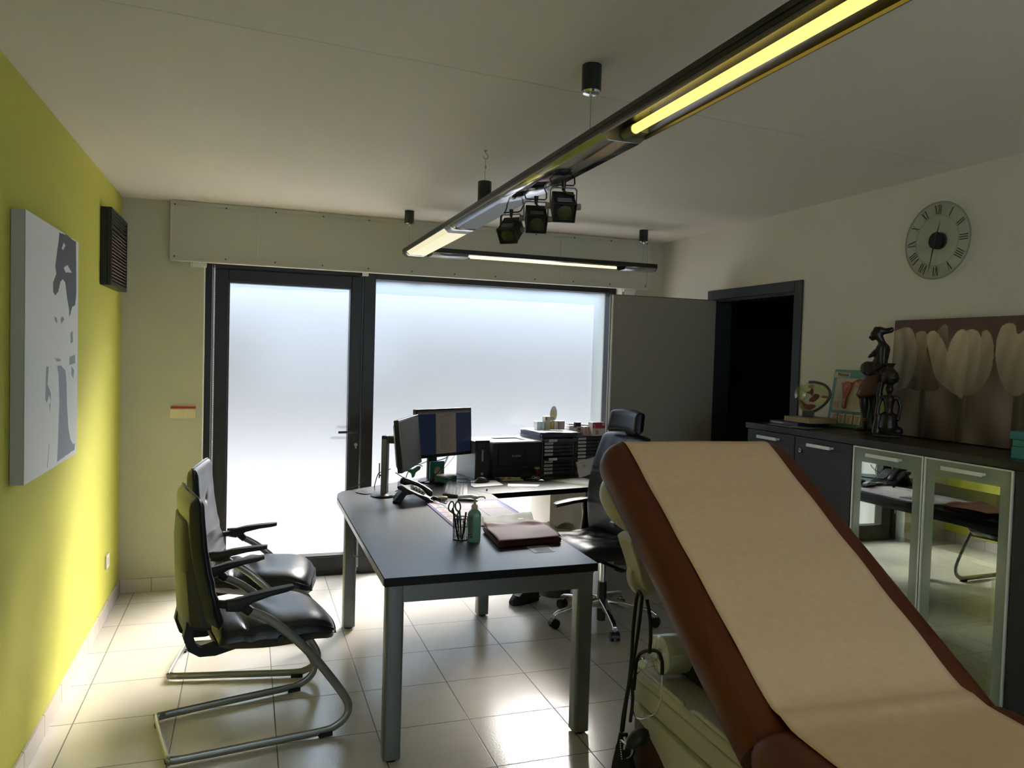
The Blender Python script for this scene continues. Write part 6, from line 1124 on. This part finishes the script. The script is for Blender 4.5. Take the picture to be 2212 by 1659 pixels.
for k in range(3):
    o = MB().bx(-0.055, 0.055, -0.04, 0.04, 0, 0.006).obj('leaflet_pack', mat('grey_leaflet_%d' % k, ((0.35, 0.34, 0.30), (0.22, 0.21, 0.19), (0.4, 0.4, 0.38))[k], 0.6)); o.location = (3.10+0.004*k, -0.12, ZT2+0.001+0.0065*k); o.rotation_euler = (0, 0, RZ+0.1*k); tag(o, ('lowest grey leaflet pack under the stamp', 'middle dark grey leaflet pack under the stamp', 'top pale leaflet pack directly under the stamp')[k], 'leaflets', 'leaflet packs under the stamp')
o = carton('white medicine box with a red printed band behind the office chair headrest', 3.235, -0.18, ZT2, 0.11, 0.06, 0.100, (0.52, 0.48, 0.46), face=[(0.0, 1.0, 0.55, 1.0, RD), (0.25, 0.5, 0.1, 0.42, mat('pink_print', (0.45, 0.16, 0.18), 0.5)), (0.75, 1.0, 0.75, 0.98, LABEL)])
b = MB(); b.tube([(-0.052+0.016*math.sin(a*0.2), -0.0312, 0.070+0.018*math.cos(a*0.2)) for a in range(1, 15)], 0.0016, 6); b.obj('ring_logo', WPAP, o)
carton('small pinkish white box beside the red-banded medicine box', 3.155, -0.15, ZT2, 0.05, 0.06, 0.065, (0.55, 0.40, 0.40))
o = MB().bx(-0.12, 0.12, -0.03, 0.03, 0, 0.012).obj('plastic_folder', mat('clear_pink_sheet', (0.60, 0.52, 0.55), 0.3)); o.location = (3.16, -0.05, ZT2+0.062); o.rotation_euler = (0, R(4), RZ); tag(o, 'pale pink plastic sleeve lying behind the stamp', 'plastic sleeve')
o = MB().bx(-0.12, 0.12, -0.035, 0.035, 0, 0.061).obj('white_box', mat('white_carton', (0.55, 0.55, 0.56), 0.5)); o.location = (3.16, -0.05, ZT2); o.rotation_euler = (0, 0, RZ); tag(o, 'long white carton behind the stamp and the red-banded box', 'box')
# small things in front of the printer
o = MB().bx(-0.075, 0.075, -0.035, 0.035, 0, 0.010).obj('sticky_note_pad', mat('yellow_green_pad', (0.30, 0.34, 0.11), 0.6), bevel=0.001); o.location = (2.49, -0.42, D); o.rotation_euler = (0, 0, R(2)); tag(o, 'yellow-green note pad in front of the printer with highlighters on it', 'note pad')
for k, (c1, c2, dx, lb_) in enumerate((((0.45, 0.36, 0.26), (0.02, 0.10, 0.25), -0.02, 'blue-capped highlighter lying on the yellow-green pad'), ((0.50, 0.40, 0.28), (0.45, 0.10, 0.02), 0.015, 'orange-banded highlighter lying on the yellow-green pad'))):
    t = thing('highlighter', lb_, 'pen', (2.47+dx, -0.42-0.016*k, D+0.016), R(-6+4*k), 'highlighters in front of the printer')
    MB().cyl((-0.05, 0, 0), (0.06, 0, 0), 0.0058, n=14).obj('pen_barrel', mat('barrel_%d' % k, c1, 0.35), t, smooth=40); MB().cyl((-0.075 if k == 0 else -0.03, 0, 0), (-0.045 if k == 0 else -0.005, 0, 0), 0.0064, n=14).obj('pen_cap', mat('capcol_%d' % k, c2, 0.35), t, smooth=40)
cu = thing('candle_jar', 'small dark red jar with a gold lid in front of the printer corner', 'jar', (2.70, -0.355, D))
MB().lathe([(0.001, 0), (0.026, 0), (0.027, 0.066), (0.001, 0.066)], n=28).obj('jar_body', mat('dark_red_glass', (0.08, 0.006, 0.008), 0.25), cu, smooth=40); MB().lathe([(0.001, 0.066), (0.022, 0.066), (0.022, 0.078), (0.001, 0.079)], n=28).obj('jar_lid', mat('gold_lid', (0.45, 0.42, 0.20), 0.35, 0.6), cu, smooth=40)
ln = thing('lanyard', 'black lanyard with white letters lying by the dark red jar', 'lanyard', (2.64, -0.46, D))
b = MB(); b.sweep(spline([Vector(p) for p in ((-0.09, 0.02, 0.02), (-0.05, 0.03, 0.038), (0, 0.02, 0.030), (0.02, -0.01, 0.020), (0.05, -0.03, 0.010), (0.09, -0.02, 0.006), (0.12, 0.01, 0.004))], 6), [(0.0015, 0.010), (-0.0015, 0.010), (-0.0015, -0.010), (0.0015, -0.010)]); b.sweep(spline([Vector(p) for p in ((-0.06, -0.01, 0.010), (-0.01, -0.03, 0.014), (0.03, -0.02, 0.008), (0.07, 0.01, 0.012))], 6), [(0.002, 0.009), (-0.002, 0.009), (-0.002, -0.009), (0.002, -0.009)]); b.obj('strap', RUB, ln)
text('strap_text', 'CHO', 0.024, frame((0.0, -0.036, 0.026), (1, -0.3, -0.25), (0, 0.1, 1)), LABEL, ln)
b = MB(); b.tube([(0.02, -0.035, 0.006), (0.04, -0.045, 0.010), (0.06, -0.05, 0.005)], 0.0028, 8, smooth=3); b.obj('metal_clip', CHROME, ln)
sheet('green_sheet', [(2.76, -0.47), (2.95, -0.40), (3.10, -0.58), (3.02, -0.735), (2.93, -0.715)], mat('pale_green_paper', (0.22, 0.31, 0.12), 0.7), 'pale green sheet under the white papers at the end of the side desk', 'paper', th=0.001)
sheet('printed_sheet', [(2.83, -0.475), (3.02, -0.40), (3.12, -0.62), (2.96, -0.69)], mat('grey_paper', (0.42, 0.38, 0.37), 0.7), 'greyish printed sheet lying on the green one', 'paper', z=D+0.0012, th=0.001)
nt_ = thing('handwritten_note', 'white handwritten note propped up against the tray tower beside the office chair', 'note', (3.04, -0.42, D+0.003), R(10))
b = MB(); b.grid(6, 8, lambda u, v: (-0.065+0.16*u, -0.03+0.05*v, 0.006+0.105*v+0.035*u)); b.obj('note_sheet', mat('note_paper', (0.46, 0.45, 0.46), 0.7), nt_, smooth=True, solid=0.001)
b = MB(); b.tube([(-0.045, -0.006, 0.105), (-0.038, -0.004, 0.112), (-0.028, -0.006, 0.106), (-0.018, -0.004, 0.113), (-0.005, -0.006, 0.110)], 0.0012, 5); b.tube([(-0.03, -0.014, 0.078), (-0.022, -0.011, 0.094), (-0.016, -0.014, 0.080), (-0.008, -0.011, 0.096), (-0.002, -0.014, 0.082), (0.008, -0.013, 0.088)], 0.0012, 5); b.obj('pen_marks', INK, nt_)
# ------------------------------------------------------------------ under the side desk
pd_ = thing('drawer_pedestal', 'pale beige cupboard under the side desk beside the office chair', 'cabinet', (2.995, -0.16, 0), RZ)
b = MB(); b.bx(-0.14, 0.17, -0.04, 0.24, 0.02, 0.665); b.obj('pedestal_body', mat('pale_beige_board', (0.86, 0.77, 0.66), 0.55), pd_, bevel=0.002)
b = MB(); b.bx(-0.14, 0.17, -0.04, 0.24, 0, 0.02); b.obj('pedestal_plinth', BLM, pd_)
wbk = thing('waste_basket', 'grey round waste basket with a pale plastic bag hanging out, behind the chair seat', 'waste basket', (2.735, -0.66, 0))
MB().lathe([(0.001, 0.0), (0.11, 0.0), (0.14, 0.40), (0.145, 0.405), (0.136, 0.402), (0.106, 0.008), (0.001, 0.006)], n=36).obj('basket', mat('grey_basket', (0.12, 0.12, 0.115), 0.5), wbk, smooth=40)
def bag(u, v): a = 2*math.pi*u; r = 0.142+0.012*math.sin(a*5)+0.006*math.sin(a*11); z = 0.44-0.10*v+(0.085*math.exp(-((u-0.62)/0.06)**2)+0.02*math.sin(a*3))*(1-v); r *= (0.90+0.12*min(1, v*3)); return (r*math.cos(a), r*math.sin(a), z)
b = MB(); b.grid(72, 8, bag); b.obj('plastic_bag', mat('thin_bag_plastic', (0.66, 0.60, 0.46), 0.4), wbk, smooth=True, solid=0.002)
ft = thing('foot_pedal', 'black foot pedal with a buckle strap on the floor under the desk', 'pedal', (2.47, -0.80, 0), R(20))
b = MB(); b.loft([[Vector((x, y*w, z*h)) for y, z in ((-0.5, 0.02), (-0.5, 0.6), (-0.3, 1), (0.3, 1), (0.5, 0.6), (0.5, 0.02))] for x, w, h in ((-0.11, 0.05, 0.035), (-0.07, 0.085, 0.07), (0.0, 0.095, 0.10), (0.06, 0.09, 0.125), (0.10, 0.07, 0.12))]); b.obj('pedal_body', BLM, ft, bevel=0.008)
MB().box((-0.065, -0.02, 0.075), (0.045, 0.05, 0.006), M=Matrix.Rotation(R(-35), 3, 'Y')).obj('silver_buckle', CHROME, ft, bevel=0.001)
b = MB(); b.tube([(2.58-2.47, 0.0, 0.02), (0.16, 0.03, 0.008), (0.17, 0.15, 0.005), (0.12, 0.35, 0.005)], 0.004, 8, smooth=5); b.obj('pedal_cable', RUB, ft, smooth=True)
